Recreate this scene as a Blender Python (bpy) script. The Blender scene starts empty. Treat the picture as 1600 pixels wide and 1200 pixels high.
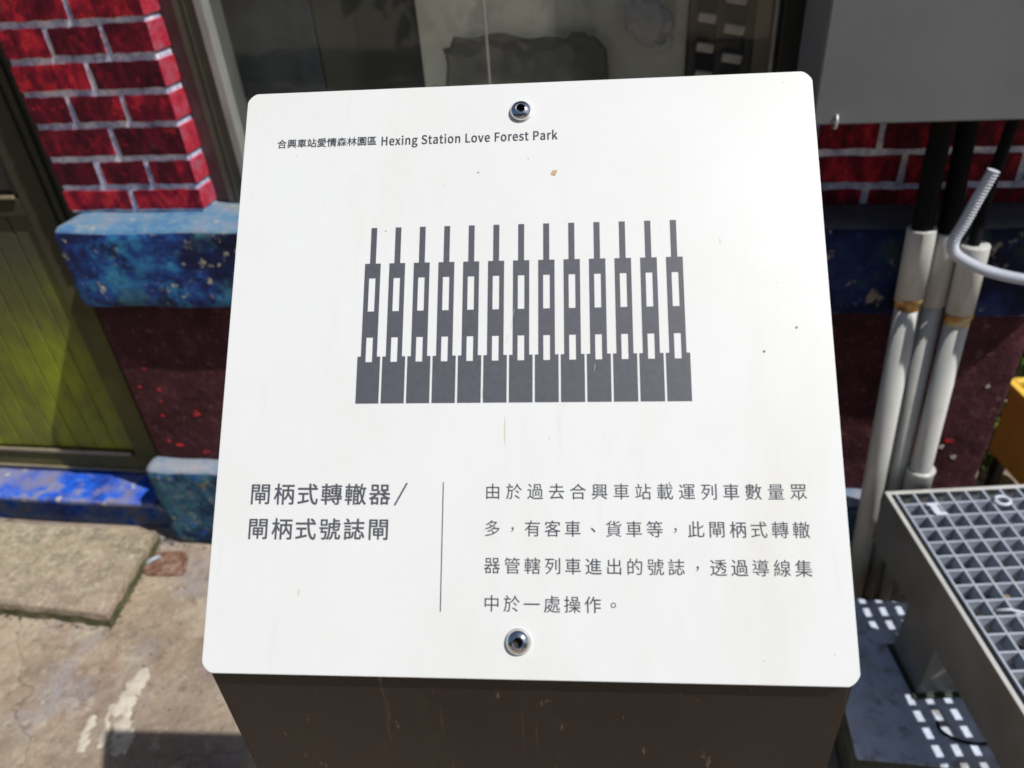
import bpy, bmesh, math, random
from mathutils import Vector, Matrix, noise
R = random.Random(7)
S = bpy.context.scene
COL = S.collection

# ------------------------------------------------------------------ camera
cam_d = bpy.data.cameras.new('camera')
cam_d.sensor_width = 36.0
cam_d.lens = 25.875
cam_d.clip_start = 0.02
cam_d.clip_end = 500
cam_d.dof.use_dof = True
cam_d.dof.focus_distance = 0.54
cam_d.dof.aperture_fstop = 7.0
cam = bpy.data.objects.new('camera', cam_d)
COL.objects.link(cam)
cr = Vector((0.98742, 0.14366, -0.0661))
cd = Vector((0.02628, -0.56126, -0.82722))
cf = Vector((-0.15594, 0.81508, -0.55797))
rot = Matrix((cr, -cd, -cf)).transposed()
cam.matrix_world = Matrix.Translation((0, 0, 1.5)) @ rot.to_4x4()
S.camera = cam

# ------------------------------------------------------------------ sky, sun, exposure
SUN = Vector((0.63, -0.205, 1.0)).normalized()
w = bpy.data.worlds.new('World')
S.world = w
w.use_nodes = True
nt = w.node_tree
bg = nt.nodes['Background']
sky = nt.nodes.new('ShaderNodeTexSky')
sky.sky_type = 'NISHITA'
sky.sun_disc = False
sky.sun_elevation = math.asin(SUN.z)
sky.sun_rotation = math.atan2(SUN.x, SUN.y)
sky.air_density = 1.0
sky.dust_density = 1.5
nt.links.new(sky.outputs[0], bg.inputs[0])
bg.inputs[1].default_value = 0.072
sl = bpy.data.lights.new('sun', 'SUN')
sl.energy = 4.1
sl.angle = math.radians(0.53)
sl.color = (1.0, 0.975, 0.935)
so = bpy.data.objects.new('sun', sl)
COL.objects.link(so)
so.rotation_euler = SUN.to_track_quat('Z', 'Y').to_euler()
so.location = SUN * 8
S.view_settings.view_transform = 'Standard'
S.view_settings.look = 'None'
S.view_settings.gamma = 1.0
S.view_settings.exposure = 0.06
S.view_settings.use_curve_mapping = False


# ------------------------------------------------------------------ materials
def mat(name, ramp, scale=6.0, rough=0.7, bump=0.0, bscale=None, stretch=(1, 1, 1), layers=(), metal=0.0,
        spec=0.5, detail=8.0, rvar=0.0, distort=0.0, objvar=0.0, nrough=0.6):
    """ramp: [(pos, rgb)...] over noise; layers: (kind, scale, lo, hi, rgb, strength, stretch)"""
    m = bpy.data.materials.new(name)
    m.use_nodes = True
    n = m.node_tree.nodes
    L = m.node_tree.links
    b = n['Principled BSDF']
    tc = n.new('ShaderNodeTexCoord')

    def mapped(st):
        mp = n.new('ShaderNodeMapping')
        mp.inputs['Scale'].default_value = st
        L.new(tc.outputs['Object'], mp.inputs[0])
        return mp.outputs[0]

    base = mapped(stretch)
    nz = n.new('ShaderNodeTexNoise')
    nz.inputs['Scale'].default_value = scale
    nz.inputs['Detail'].default_value = detail
    nz.inputs['Roughness'].default_value = nrough
    nz.inputs['Distortion'].default_value = distort
    L.new(base, nz.inputs['Vector'])
    fac = nz.outputs[0]
    if objvar:
        oi = n.new('ShaderNodeObjectInfo')
        mm = n.new('ShaderNodeMath')
        mm.operation = 'MULTIPLY_ADD'
        L.new(oi.outputs['Random'], mm.inputs[0])
        mm.inputs[1].default_value = objvar
        L.new(fac, mm.inputs[2])
        m2 = n.new('ShaderNodeMath')
        m2.operation = 'SUBTRACT'
        L.new(mm.outputs[0], m2.inputs[0])
        m2.inputs[1].default_value = objvar / 2
        fac = m2.outputs[0]
    if len(ramp) == 1:
        ramp = [(0.3, ramp[0][1]), (0.7, ramp[0][1])]
    cr_ = n.new('ShaderNodeValToRGB')
    el = cr_.color_ramp.elements
    el[0].position, el[0].color = ramp[0][0], (*ramp[0][1], 1)
    el[1].position, el[1].color = ramp[-1][0], (*ramp[-1][1], 1)
    for p, c in ramp[1:-1]:
        e = el.new(p)
        e.color = (*c, 1)
    L.new(fac, cr_.inputs[0])
    out = cr_.outputs[0]
    for kind, sc, lo, hi, rgb, stg, st in layers:
        v = mapped(st)
        if kind == 'vor':
            # distort coordinates a little so the cells look hand made
            t = n.new('ShaderNodeTexVoronoi')
            t.inputs['Scale'].default_value = sc
            o = t.outputs['Distance']
            L.new(v, t.inputs['Vector'])
        elif kind == 'gradz':     # noisy colour mix that rises with height on the thing
            sp_ = n.new('ShaderNodeSeparateXYZ')
            L.new(v, sp_.inputs[0])
            t = n.new('ShaderNodeTexNoise')
            t.inputs['Scale'].default_value = sc
            t.inputs['Detail'].default_value = 6
            L.new(v, t.inputs['Vector'])
            ma = n.new('ShaderNodeMath')
            ma.operation = 'MULTIPLY_ADD'
            L.new(t.outputs[0], ma.inputs[0])
            ma.inputs[1].default_value = 0.7
            L.new(sp_.outputs[2], ma.inputs[2])
            o = ma.outputs[0]
        elif kind == 'crack':
            dn = n.new('ShaderNodeTexNoise')
            dn.inputs['Scale'].default_value = sc * 1.5
            dn.inputs['Detail'].default_value = 6
            L.new(v, dn.inputs['Vector'])
            ad = n.new('ShaderNodeVectorMath')
            ad.operation = 'MULTIPLY_ADD'
            L.new(dn.outputs['Color'], ad.inputs[0])
            ad.inputs[1].default_value = (0.35, 0.35, 0.35)
            L.new(v, ad.inputs[2])
            t = n.new('ShaderNodeTexVoronoi')
            t.feature = 'DISTANCE_TO_EDGE'
            t.inputs['Scale'].default_value = sc
            L.new(ad.outputs[0], t.inputs['Vector'])
            o = t.outputs['Distance']
        else:
            t = n.new('ShaderNodeTexNoise')
            t.inputs['Scale'].default_value = sc
            t.inputs['Detail'].default_value = 5
            t.inputs['Roughness'].default_value = 0.65
            L.new(v, t.inputs['Vector'])
            o = t.outputs[0]
        mr = n.new('ShaderNodeMapRange')
        mr.inputs['From Min'].default_value = lo
        mr.inputs['From Max'].default_value = hi
        mr.inputs['To Min'].default_value = 0
        mr.inputs['To Max'].default_value = stg
        L.new(o, mr.inputs['Value'])
        mx = n.new('ShaderNodeMix')
        mx.data_type = 'RGBA'
        L.new(mr.outputs[0], mx.inputs['Factor'])
        L.new(out, mx.inputs[6])
        mx.inputs[7].default_value = (*rgb, 1)
        out = mx.outputs[2]
    L.new(out, b.inputs['Base Color'])
    b.inputs['Metallic'].default_value = metal
    b.inputs['Specular IOR Level'].default_value = spec
    b.inputs['Roughness'].default_value = rough
    if rvar:
        mr = n.new('ShaderNodeMapRange')
        mr.inputs['To Min'].default_value = rough - rvar
        mr.inputs['To Max'].default_value = rough + rvar
        L.new(nz.outputs[0], mr.inputs['Value'])
        L.new(mr.outputs[0], b.inputs['Roughness'])
    if bump:
        bn = n.new('ShaderNodeTexNoise')
        bn.inputs['Scale'].default_value = bscale or scale * 4
        bn.inputs['Detail'].default_value = 9
        bn.inputs['Roughness'].default_value = 0.65
        L.new(base, bn.inputs['Vector'])
        bp = n.new('ShaderNodeBump')
        bp.inputs['Strength'].default_value = 1.0
        bp.inputs['Distance'].default_value = bump
        L.new(bn.outputs[0], bp.inputs['Height'])
        L.new(bp.outputs[0], b.inputs['Normal'])
    return m


I1 = (1, 1, 1)
M = {}
M['ground'] = mat('worn concrete ground', [(0.22, (0.13, 0.10, 0.075)), (0.42, (0.30, 0.230, 0.165)), (0.58, (0.44, 0.355, 0.26)), (0.78, (0.33, 0.295, 0.27))],
                  scale=5.5, rough=0.88, bump=0.009, bscale=34, rvar=0.1, distort=0.15, nrough=0.78, spec=.3,
                  layers=[('noise', 5.0, 0.50, 0.64, (0.31, 0.30, 0.335), 0.65, I1),
                          ('noise', 7.0, 0.54, 0.66, (0.24, 0.145, 0.105), 0.65, I1),
                          ('noise', 2.4, 0.50, 0.62, (0.20, 0.155, 0.125), 0.6, I1),
                          ('noise', 24.0, 0.56, 0.66, (0.15, 0.11, 0.085), 0.6, I1),
                          ('noise', 15.0, 0.57, 0.67, (0.52, 0.46, 0.36), 0.6, I1),
                          ('noise', 38.0, 0.60, 0.70, (0.50, 0.47, 0.40), 0.5, I1),
                          ('crack', 1.9, 0.005, 0.0, (0.11, 0.08, 0.055), 0.6, I1),
                          ('noise', 90.0, 0.58, 0.70, (0.10, 0.075, 0.06), 0.6, I1)])
M['slab'] = mat('sandy concrete slab', [(0.3, (0.21, 0.17, 0.12)), (0.5, (0.38, 0.315, 0.22)), (0.68, (0.52, 0.45, 0.33))],
                scale=14, rough=0.9, bump=0.006, bscale=80, nrough=0.8, spec=.3,
                layers=[('noise', 34, 0.52, 0.62, (0.19, 0.15, 0.11), 0.7, I1),
                        ('noise', 3, 0.50, 0.64, (0.37, 0.27, 0.22), 0.65, I1),
                        ('noise', 10, 0.57, 0.67, (0.19, 0.18, 0.12), 0.6, I1),
                        ('noise', 110, 0.56, 0.66, (0.62, 0.56, 0.45), 0.75, I1)])
M['slab_edge'] = mat('mossy slab edge', [(0.3, (0.035, 0.042, 0.015)), (0.5, (0.09, 0.095, 0.04)), (0.66, (0.22, 0.19, 0.13))], scale=26, rough=0.95, bump=0.006, bscale=70, nrough=.75)
M['slab_side'] = mat('dark damp concrete side', [(0.3, (0.05, 0.055, 0.04)), (0.7, (0.14, 0.145, 0.12))], scale=16, rough=0.95, bump=0.004, bscale=60, spec=.15)  # sides darker and greener than the top
M['socket_dark'] = mat('grimy socket recess', [(0.5, (0.03, 0.027, 0.025))], rough=0.5, metal=0.6)  # recess shade put into the colour of the bolt sockets
M['smear'] = mat('dried pale mortar', [(0.3, (0.40, 0.34, 0.27)), (0.6, (0.60, 0.54, 0.45)), (0.8, (0.68, 0.63, 0.55))], scale=30, rough=0.95, bump=0.002, bscale=90)
M['grey_slab'] = mat('blue grey painted concrete base', [(0.3, (0.46, 0.48, 0.52)), (0.46, (0.60, 0.66, 0.80)), (0.7, (0.66, 0.74, 0.90))],  # pale blue grey tone for the top of the base
                     scale=11, rough=0.85, bump=0.003, bscale=60, distort=0.3, spec=0.2, nrough=0.7,
                     layers=[('noise', 24, 0.54, 0.66, (0.22, 0.21, 0.17), 0.75, I1),
                             ('noise', 9, 0.54, 0.70, (0.38, 0.35, 0.30), 0.7, I1)])
M['brick'] = mat('crimson painted brick', [(0.30, (0.030, 0.006, 0.012)), (0.44, (0.085, 0.008, 0.018)), (0.54, (0.20, 0.011, 0.026)), (0.62, (0.50, 0.022, 0.042)), (0.74, (0.72, 0.05, 0.04))],
                 scale=17, rough=0.6, bump=0.004, bscale=60, objvar=0.14, distort=0.15, nrough=0.78, stretch=(1.3, 1, 0.7), spec=0.12,
                 layers=[('noise', 44, 0.58, 0.70, (0.030, 0.006, 0.012), 0.75, (1, 1, .6)),
                         ('noise', 36, 0.60, 0.70, (0.72, 0.035, 0.035), 0.75, I1),
                         ('noise', 26, 0.64, 0.76, (0.22, 0.11, 0.045), 0.6, I1)])
M['brick_side'] = mat('pinkish red painted reveal', [(0.3, (0.24, 0.015, 0.035)), (0.48, (0.50, 0.03, 0.055)), (0.6, (0.42, 0.10, 0.15)), (0.75, (0.36, 0.22, 0.30))],
                      scale=26, rough=0.65, bump=0.003, bscale=60, nrough=0.75, spec=0.25)
M['mortar'] = mat('lilac white painted joint', [(0.34, (0.20, 0.22, 0.36)), (0.48, (0.55, 0.57, 0.78)), (0.60, (0.92, 0.90, 0.97))],
                  scale=30, rough=0.65, bump=0.003, bscale=70, nrough=0.7,
                  layers=[('noise', 50, 0.60, 0.70, (0.16, 0.05, 0.12), 0.7, I1)])
M['ledge'] = mat('blue mural paint', [(0.36, (0.004, 0.005, 0.022)), (0.46, (0.007, 0.015, 0.085)), (0.51, (0.015, 0.06, 0.26)), (0.56, (0.03, 0.19, 0.40)), (0.64, (0.06, 0.29, 0.44)), (0.74, (0.22, 0.46, 0.60))],
                 scale=5.0, rough=0.6, bump=0.006, bscale=45, distort=0.15, nrough=0.70, stretch=(.8, 1, 1.1), spec=0.25,
                 layers=[('noise', 5, 0.54, 0.62, (0.06, 0.21, 0.24), 0.75, I1),
                         ('noise', 15, 0.55, 0.61, (0.008, 0.014, 0.07), 0.9, I1),
                         ('noise', 34, 0.61, 0.66, (0.60, 0.56, 0.44), 0.85, I1),
                         ('noise', 90, 0.60, 0.70, (0.02, 0.04, 0.14), 0.5, I1)])
M['ledge_top'] = mat('pale blue lilac mural paint', [(0.34, (0.05, 0.10, 0.34)), (0.46, (0.09, 0.22, 0.36)), (0.56, (0.18, 0.26, 0.35)), (0.66, (0.22, 0.20, 0.27)), (0.76, (0.06, 0.08, 0.42))],
                     scale=10, rough=0.6, bump=0.004, bscale=40, nrough=0.75, spec=0.3,
                     layers=[('noise', 40, 0.60, 0.68, (0.50, 0.47, 0.42), 0.7, I1), ('noise', 8, 0.56, 0.64, (0.24, 0.30, 0.18), 0.6, I1)])
M['night'] = mat('navy night mural paint', [(0.36, (0.003, 0.003, 0.010)), (0.48, (0.005, 0.008, 0.035)), (0.56, (0.012, 0.022, 0.10)), (0.66, (0.03, 0.06, 0.10))],  # navy mural paint with the right ledge's shade put into the colour
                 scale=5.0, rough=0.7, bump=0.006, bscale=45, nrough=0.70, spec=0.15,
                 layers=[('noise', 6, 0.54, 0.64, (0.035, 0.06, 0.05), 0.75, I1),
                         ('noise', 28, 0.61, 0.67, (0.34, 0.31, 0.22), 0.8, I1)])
M['night_top'] = mat('slate grey mural paint', [(0.3, (0.05, 0.055, 0.07)), (0.7, (0.09, 0.09, 0.10))], scale=14, rough=0.7, bump=0.004, bscale=40, spec=.2)  # top of the same ledge, also darkened for shade
M['maroon'] = mat('dark maroon painted plinth', [(0.3, (0.032, 0.010, 0.013)), (0.55, (0.075, 0.024, 0.030)), (0.75, (0.16, 0.062, 0.075))],
                  scale=14, rough=0.85, bump=0.007, bscale=34, distort=0.2, spec=0.15, nrough=0.75,
                  layers=[('noise', 9, 0.60, 0.72, (0.13, 0.045, 0.055), 0.6, I1),
                          ('noise', 45, 0.58, 0.70, (0.24, 0.12, 0.13), 0.65, I1)])
M['foot'] = mat('teal and navy mural paint', [(0.34, (0.006, 0.012, 0.04)), (0.46, (0.015, 0.045, 0.10)), (0.56, (0.04, 0.13, 0.20)), (0.70, (0.12, 0.20, 0.20))],
                scale=14, rough=0.75, bump=0.007, bscale=45, nrough=0.75, spec=0.2,
                layers=[('noise', 22, 0.58, 0.68, (0.25, 0.15, 0.05), 0.7, I1), ('noise', 20, 0.60, 0.66, (0.02, 0.10, 0.60), 0.8, I1),
                        ('noise', 34, 0.60, 0.68, (0.40, 0.38, 0.30), 0.6, I1)])
M['foot_top'] = mat('pale grey blue mural paint', [(0.3, (0.10, 0.18, 0.28)), (0.48, (0.22, 0.28, 0.36)), (0.7, (0.36, 0.33, 0.32))], scale=18, rough=0.7, bump=0.004, bscale=50, nrough=.72, spec=.2)
M['step'] = mat('bright blue worn paint', [(0.34, (0.01, 0.04, 0.26)), (0.46, (0.015, 0.09, 0.55)), (0.53, (0.02, 0.13, 0.66)), (0.56, (0.19, 0.21, 0.40)), (0.70, (0.30, 0.26, 0.29))],
                scale=9, rough=0.65, bump=0.003, bscale=50, nrough=0.66, spec=.2,
                layers=[('noise', 5, 0.48, 0.60, (0.24, 0.23, 0.32), 0.75, I1), ('noise', 26, 0.58, 0.66, (0.27, 0.20, 0.13), 0.75, I1), ('vor', 14, 0.16, 0.10, (0.52, 0.48, 0.38), .8, I1)])
M['step_front'] = mat('dark blue worn paint', [(0.34, (0.008, 0.035, 0.18)), (0.44, (0.02, 0.11, 0.58)), (0.52, (0.12, 0.21, 0.42)), (0.66, (0.30, 0.23, 0.15))],
                      scale=10, rough=0.75, bump=0.008, bscale=50, nrough=0.74, spec=.15,
                      layers=[('noise', 7, 0.52, 0.64, (0.16, 0.15, 0.15), .6, I1)])
M['door_frame'] = mat('olive metal frame', [(0.3, (0.095, 0.088, 0.038)), (0.7, (0.16, 0.15, 0.058))], scale=8, rough=0.8, bump=0.0006, bscale=60, spec=0.08,
                     layers=[('gradz', 2.5, 0.84, 1.25, (0.052, 0.052, 0.038), 0.9, I1)])  # gradz layer: frame turns darker with height
M['jamb'] = mat('blackish green jamb', [(0.3, (0.012, 0.014, 0.010)), (0.7, (0.03, 0.032, 0.024))], scale=8, rough=0.6)
M['plank'] = mat('mossy olive door plank', [(0.28, (0.09, 0.09, 0.03)), (0.45, (0.16, 0.17, 0.03)), (0.6, (0.25, 0.285, 0.025)), (0.75, (0.36, 0.40, 0.03))],
                 scale=3.4, rough=0.6, bump=0.001, bscale=40, distort=0.2, stretch=(1.4, 1, 0.8), nrough=.7, objvar=.05, spec=.2,
                 layers=[('noise', 26, 0.54, 0.68, (0.13, 0.11, 0.05), 0.65, (1, 1, 0.35)), ('noise', 50, 0.62, 0.74, (0.30, 0.29, 0.14), 0.4, (1, 1, 0.2)),
                         ('gradz', 2.5, 0.84, 1.22, (0.060, 0.062, 0.045), 0.95, I1), ('noise', 60, 0.62, 0.74, (0.20, 0.20, 0.15), 0.35, (1, 1, 0.12))])  # gradz layer: planks greyer and darker towards the top
M['cream_strip'] = mat('tan worn edge strip', [(0.3, (0.22, 0.18, 0.11)), (0.7, (0.36, 0.31, 0.20))], scale=20, rough=0.5)  # pale highlight along door rail edges, put into the colour of thin strips
M['win_brown'] = mat('brown grey sealant strip', [(0.3, (0.07, 0.055, 0.05)), (0.55, (0.13, 0.10, 0.095)), (0.7, (0.22, 0.18, 0.17))], scale=7, rough=0.6, bump=0.001, bscale=40)
M['win_olive'] = mat('olive brown window frame', [(0.3, (0.060, 0.058, 0.040)), (0.7, (0.10, 0.095, 0.068))], scale=8, rough=0.4)
M['win_light'] = mat('weathered aluminium edge', [(0.3, (0.24, 0.24, 0.22)), (0.7, (0.42, 0.41, 0.38))], scale=18, rough=0.4, metal=0.2, stretch=(1, 1, .3))
M['white_metal'] = mat('white enamelled sign face', [(0.3, (0.70, 0.705, 0.69)), (0.55, (0.73, 0.74, 0.735)), (0.75, (0.735, 0.75, 0.755))], scale=7, rough=0.42, bump=0.00005, bscale=900, spec=0.35, nrough=.7,
                       layers=[('noise', 520, 0.74, 0.79, (0.30, 0.25, 0.18), 0.7, I1), ('noise', 10, 0.56, 0.80, (0.64, 0.61, 0.53), 0.45, (1, 0.25, 1)),
                               ('noise', 60, 0.62, 0.85, (0.58, 0.55, 0.47), 0.4, (1, 0.12, 1)), ('noise', 180, 0.68, 0.80, (0.56, 0.53, 0.46), 0.4, I1)])
M['ink_slate'] = mat('slate grey print', [(0.3, (0.072, 0.076, 0.094)), (0.7, (0.090, 0.093, 0.112))], scale=300, rough=0.5,
                     layers=[('noise', 400, 0.72, 0.78, (0.4, 0.4, 0.4), 0.5, I1)])
M['ink_text'] = mat('dark blue grey print', [(0.5, (0.045, 0.053, 0.072))], rough=0.5)
M['chrome'] = mat('stainless steel', [(0.3, (0.62, 0.63, 0.65)), (0.7, (0.72, 0.72, 0.74))], scale=60, rough=0.10, metal=1.0)
M['washer'] = mat('dull zinc washer', [(0.5, (0.70, 0.70, 0.68))], rough=0.35, metal=0.6)
M['post'] = mat('dark brown powder coat', [(0.3, (0.020, 0.013, 0.010)), (0.7, (0.032, 0.022, 0.017))], scale=9, rough=0.5, bump=0.00015, bscale=700, spec=.3,
                layers=[('noise', 40, 0.64, 0.70, (0.20, 0.14, 0.12), 0.4, (1.6, 1, 0.10)),
                        ('noise', 110, 0.66, 0.72, (0.34, 0.24, 0.16), 0.45, (1.0, 1, 0.35)),
                        ('noise', 7, 0.54, 0.74, (0.08, 0.072, 0.05), 0.45, (1.2, 1, 0.6))])
M['grit'] = mat('mixed grit', [(0.35, (0.07, 0.055, 0.045)), (0.5, (0.28, 0.24, 0.19)), (0.65, (0.5, 0.46, 0.40))], scale=60, rough=0.9)
M['red_daub'] = mat('bright red paint daub', [(0.38, (0.10, 0.012, 0.016)), (0.5, (0.42, 0.014, 0.02)), (0.62, (0.70, 0.02, 0.025))], scale=70, rough=0.6)
M['black'] = mat('black rubber', [(0.5, (0.010, 0.010, 0.011))], rough=0.6)
M['cable'] = mat('black cable sheath', [(0.3, (0.004, 0.004, 0.005)), (0.7, (0.008, 0.008, 0.009))], rough=0.75, scale=20, spec=.15)
M['box_grey'] = mat('mid grey painted steel', [(0.3, (0.160, 0.170, 0.182)), (0.7, (0.215, 0.225, 0.238))], scale=4, rough=0.42, bump=0.0004, bscale=30,
                    layers=[('noise', 9, 0.62, 0.75, (0.32, 0.33, 0.34), 0.4, (1, 1, .3)), ('noise', 60, 0.74, 0.80, (0.55, 0.55, 0.55), 0.8, I1)])
M['pvc'] = mat('grey white pvc', [(0.3, (0.42, 0.42, 0.39)), (0.5, (0.52, 0.52, 0.49)), (0.7, (0.56, 0.56, 0.54))], scale=12, rough=0.34, stretch=(1, 1, .3),
               layers=[('noise', 16, 0.57, 0.72, (0.30, 0.27, 0.20), 0.5, (1, 1, .22)), ('noise', 70, 0.62, 0.75, (0.28, 0.26, 0.22), 0.4, I1)])
M['rust'] = mat('rust stained pvc ring', [(0.40, (0.47, 0.47, 0.44)), (0.47, (0.55, 0.40, 0.16)), (0.53, (0.48, 0.22, 0.04)), (0.60, (0.16, 0.07, 0.03))], scale=24, rough=0.6, distort=.4)
M['hose'] = mat('pale grey corrugated plastic', [(0.3, (0.50, 0.54, 0.62)), (0.7, (0.64, 0.67, 0.74))], scale=9, rough=0.4)
M['steel'] = mat('galvanised steel', [(0.3, (0.32, 0.35, 0.41)), (0.7, (0.43, 0.47, 0.54))], scale=26, rough=0.45, metal=0.1, bump=0.0003, bscale=120)
M['rim'] = mat('worn bright steel rim', [(0.3, (0.55, 0.54, 0.51)), (0.7, (0.70, 0.69, 0.66))], scale=30, rough=0.38, metal=0.3)
M['skirt'] = mat('stained grey sheet steel', [(0.3, (0.13, 0.135, 0.12)), (0.5, (0.19, 0.195, 0.18)), (0.7, (0.24, 0.245, 0.245))], scale=5, rough=0.45, metal=0.2, distort=.4,
                 layers=[('noise', 8, 0.56, 0.72, (0.15, 0.115, 0.08), 0.6, I1)])
M['liner'] = mat('dark green liner', [(0.5, (0.035, 0.05, 0.035))], rough=0.6)
M['rusty_iron'] = mat('rusty iron', [(0.32, (0.05, 0.022, 0.015)), (0.46, (0.17, 0.075, 0.045)), (0.6, (0.30, 0.20, 0.15)), (0.72, (0.38, 0.30, 0.25))], scale=45, rough=0.95, bump=0.004, bscale=110, nrough=.75)
M['yellow'] = mat('golden yellow plastic', [(0.3, (0.74, 0.45, 0.05)), (0.7, (0.85, 0.56, 0.08))], scale=5, rough=0.4)
M['leaf'] = mat('green leaf', [(0.3, (0.025, 0.06, 0.010)), (0.55, (0.06, 0.14, 0.02)), (0.75, (0.14, 0.24, 0.03))], scale=9, rough=0.5, objvar=0.0)
M['lime_leaf'] = mat('lime green leaf', [(0.3, (0.10, 0.24, 0.02)), (0.7, (0.25, 0.42, 0.05))], scale=9, rough=0.5)
M['soil'] = mat('dark soil', [(0.3, (0.03, 0.022, 0.014)), (0.7, (0.09, 0.065, 0.045))], scale=40, rough=0.95, bump=0.006, bscale=60)
M['white_stone'] = mat('pale speckled stone', [(0.35, (0.30, 0.29, 0.22)), (0.6, (0.62, 0.60, 0.56))], scale=60, rough=0.8, bump=0.002, bscale=80)
M['int_dark'] = mat('dark slate board', [(0.3, (0.030, 0.038, 0.042)), (0.7, (0.10, 0.12, 0.125))], scale=7, rough=0.7, nrough=.75)
M['int_brown'] = mat('dark umber board', [(0.3, (0.055, 0.050, 0.040)), (0.7, (0.09, 0.083, 0.068))], scale=6, rough=0.7)
M['int_beige'] = mat('faded beige wall', [(0.3, (0.66, 0.61, 0.52)), (0.7, (0.80, 0.75, 0.65))], scale=5, rough=0.85,
                     layers=[('noise', 4, 0.5, 0.7, (0.55, 0.42, 0.30), 0.5, I1), ('noise', 6, 0.52, 0.62, (0.40, 0.37, 0.32), 0.6, I1), ('noise', 11, 0.60, 0.64, (0.85, 0.82, 0.78), 0.5, I1)])
M['cloth'] = mat('dusty grey cloth', [(0.3, (0.24, 0.22, 0.19)), (0.5, (0.38, 0.35, 0.31)), (0.7, (0.58, 0.53, 0.44))], scale=9, rough=0.95, distort=.3,
                 layers=[('noise', 14, .6, .7, (.5, .34, .28), .4, I1)])
M['cloth_hem'] = mat('charcoal hem', [(0.5, (0.13, 0.12, 0.105))], rough=0.9)
M['rack'] = mat('dark rack timber', [(0.3, (0.035, 0.028, 0.022)), (0.7, (0.07, 0.055, 0.04))], scale=20, rough=0.7)
M['rack_slat'] = mat('pinkish worn wood', [(0.3, (0.60, 0.45, 0.36)), (0.7, (0.90, 0.76, 0.68))], scale=30, rough=0.6)  # brick reflection in the glass, modelled as slats behind it
M['tan'] = mat('brown cardboard', [(0.3, (0.30, 0.21, 0.13)), (0.7, (0.40, 0.29, 0.19))], scale=6, rough=0.8)
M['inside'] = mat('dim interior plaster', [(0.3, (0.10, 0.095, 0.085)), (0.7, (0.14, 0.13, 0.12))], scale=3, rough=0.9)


def glassy(name, tint, fac, dust=(0.35, 0.33, 0.30)):
    m = bpy.data.materials.new(name)
    m.use_nodes = True
    n = m.node_tree.nodes
    L = m.node_tree.links
    n.clear()
    o = n.new('ShaderNodeOutputMaterial')
    t = n.new('ShaderNodeBsdfTransparent')
    t.inputs[0].default_value = (*tint, 1)
    g = n.new('ShaderNodeBsdfGlossy')
    g.inputs['Roughness'].default_value = 0.03
    lw = n.new('ShaderNodeLayerWeight')
    lw.inputs[0].default_value = 0.5
    pw = n.new('ShaderNodeMath')
    pw.operation = 'POWER'
    pw.inputs[1].default_value = 5.0
    L.new(lw.outputs['Facing'], pw.inputs[0])
    f = n.new('ShaderNodeMath')
    f.operation = 'MULTIPLY_ADD'
    f.inputs[1].default_value = 0.9
    f.inputs[2].default_value = 0.03
    L.new(pw.outputs[0], f.inputs[0])
    d = n.new('ShaderNodeBsdfDiffuse')
    d.inputs[0].default_value = (*dust, 1)
    nz = n.new('ShaderNodeTexNoise')
    nz.inputs['Scale'].default_value = 5
    tc = n.new('ShaderNodeTexCoord')
    L.new(tc.outputs['Object'], nz.inputs['Vector'])
    mr = n.new('ShaderNodeMapRange')
    mr.inputs['From Min'].default_value = 0.35
    mr.inputs['From Max'].default_value = 0.75
    mr.inputs['To Min'].default_value = fac * 0.4
    mr.inputs['To Max'].default_value = fac
    L.new(nz.outputs[0], mr.inputs['Value'])
    a = n.new('ShaderNodeMixShader')
    b = n.new('ShaderNodeMixShader')
    L.new(mr.outputs[0], a.inputs[0])
    L.new(t.outputs[0], a.inputs[1])
    L.new(d.outputs[0], a.inputs[2])
    L.new(f.outputs[0], b.inputs[0])
    L.new(a.outputs[0], b.inputs[1])
    L.new(g.outputs[0], b.inputs[2])
    L.new(b.outputs[0], o.inputs[0])
    return m


M['glass'] = glassy('dusty window glass', (0.92, 0.94, 0.93), 0.03)
M['film'] = glassy('thin clear plastic film', (0.90, 0.90, 0.90), 0.5, (0.85, 0.80, 0.80))


# ------------------------------------------------------------------ builders
def tag(o, label=None, cat=None, group=None, kind=None):
    if label: o['label'] = label
    if cat: o['category'] = cat
    if group: o['group'] = group
    if kind: o['kind'] = kind
    return o


def empty(name, loc, label=None, cat=None, group=None, kind=None):
    o = bpy.data.objects.new(name, None)
    o.empty_display_size = 0.05
    o.location = loc
    COL.objects.link(o)
    return tag(o, label, cat, group, kind)


def wloc(o):
    v = Vector(o.location)
    while o.parent:
        o = o.parent
        v = v + Vector(o.location)
    return v


def obj(name, bm, m, parent=None, label=None, smooth=False, mats=None, loc=None):
    """bm holds world coordinates; the object keeps its parent's origin (or loc)"""
    bmesh.ops.recalc_face_normals(bm, faces=bm.faces[:])
    me = bpy.data.meshes.new(name)
    org = Vector(loc) if loc is not None else (wloc(parent) if parent else Vector((0, 0, 0)))
    bmesh.ops.translate(bm, verts=bm.verts[:], vec=-org)
    for f in bm.faces:
        f.smooth = smooth
    bm.to_mesh(me)
    bm.free()
    for k in (mats or [m]):
        me.materials.append(k)
    o = bpy.data.objects.new(name, me)
    COL.objects.link(o)
    if parent:
        o.parent = parent
        o.location = org - wloc(parent)
    else:
        o.location = org
    if label: o['label'] = label
    return o


def new(): return bmesh.new()


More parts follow.
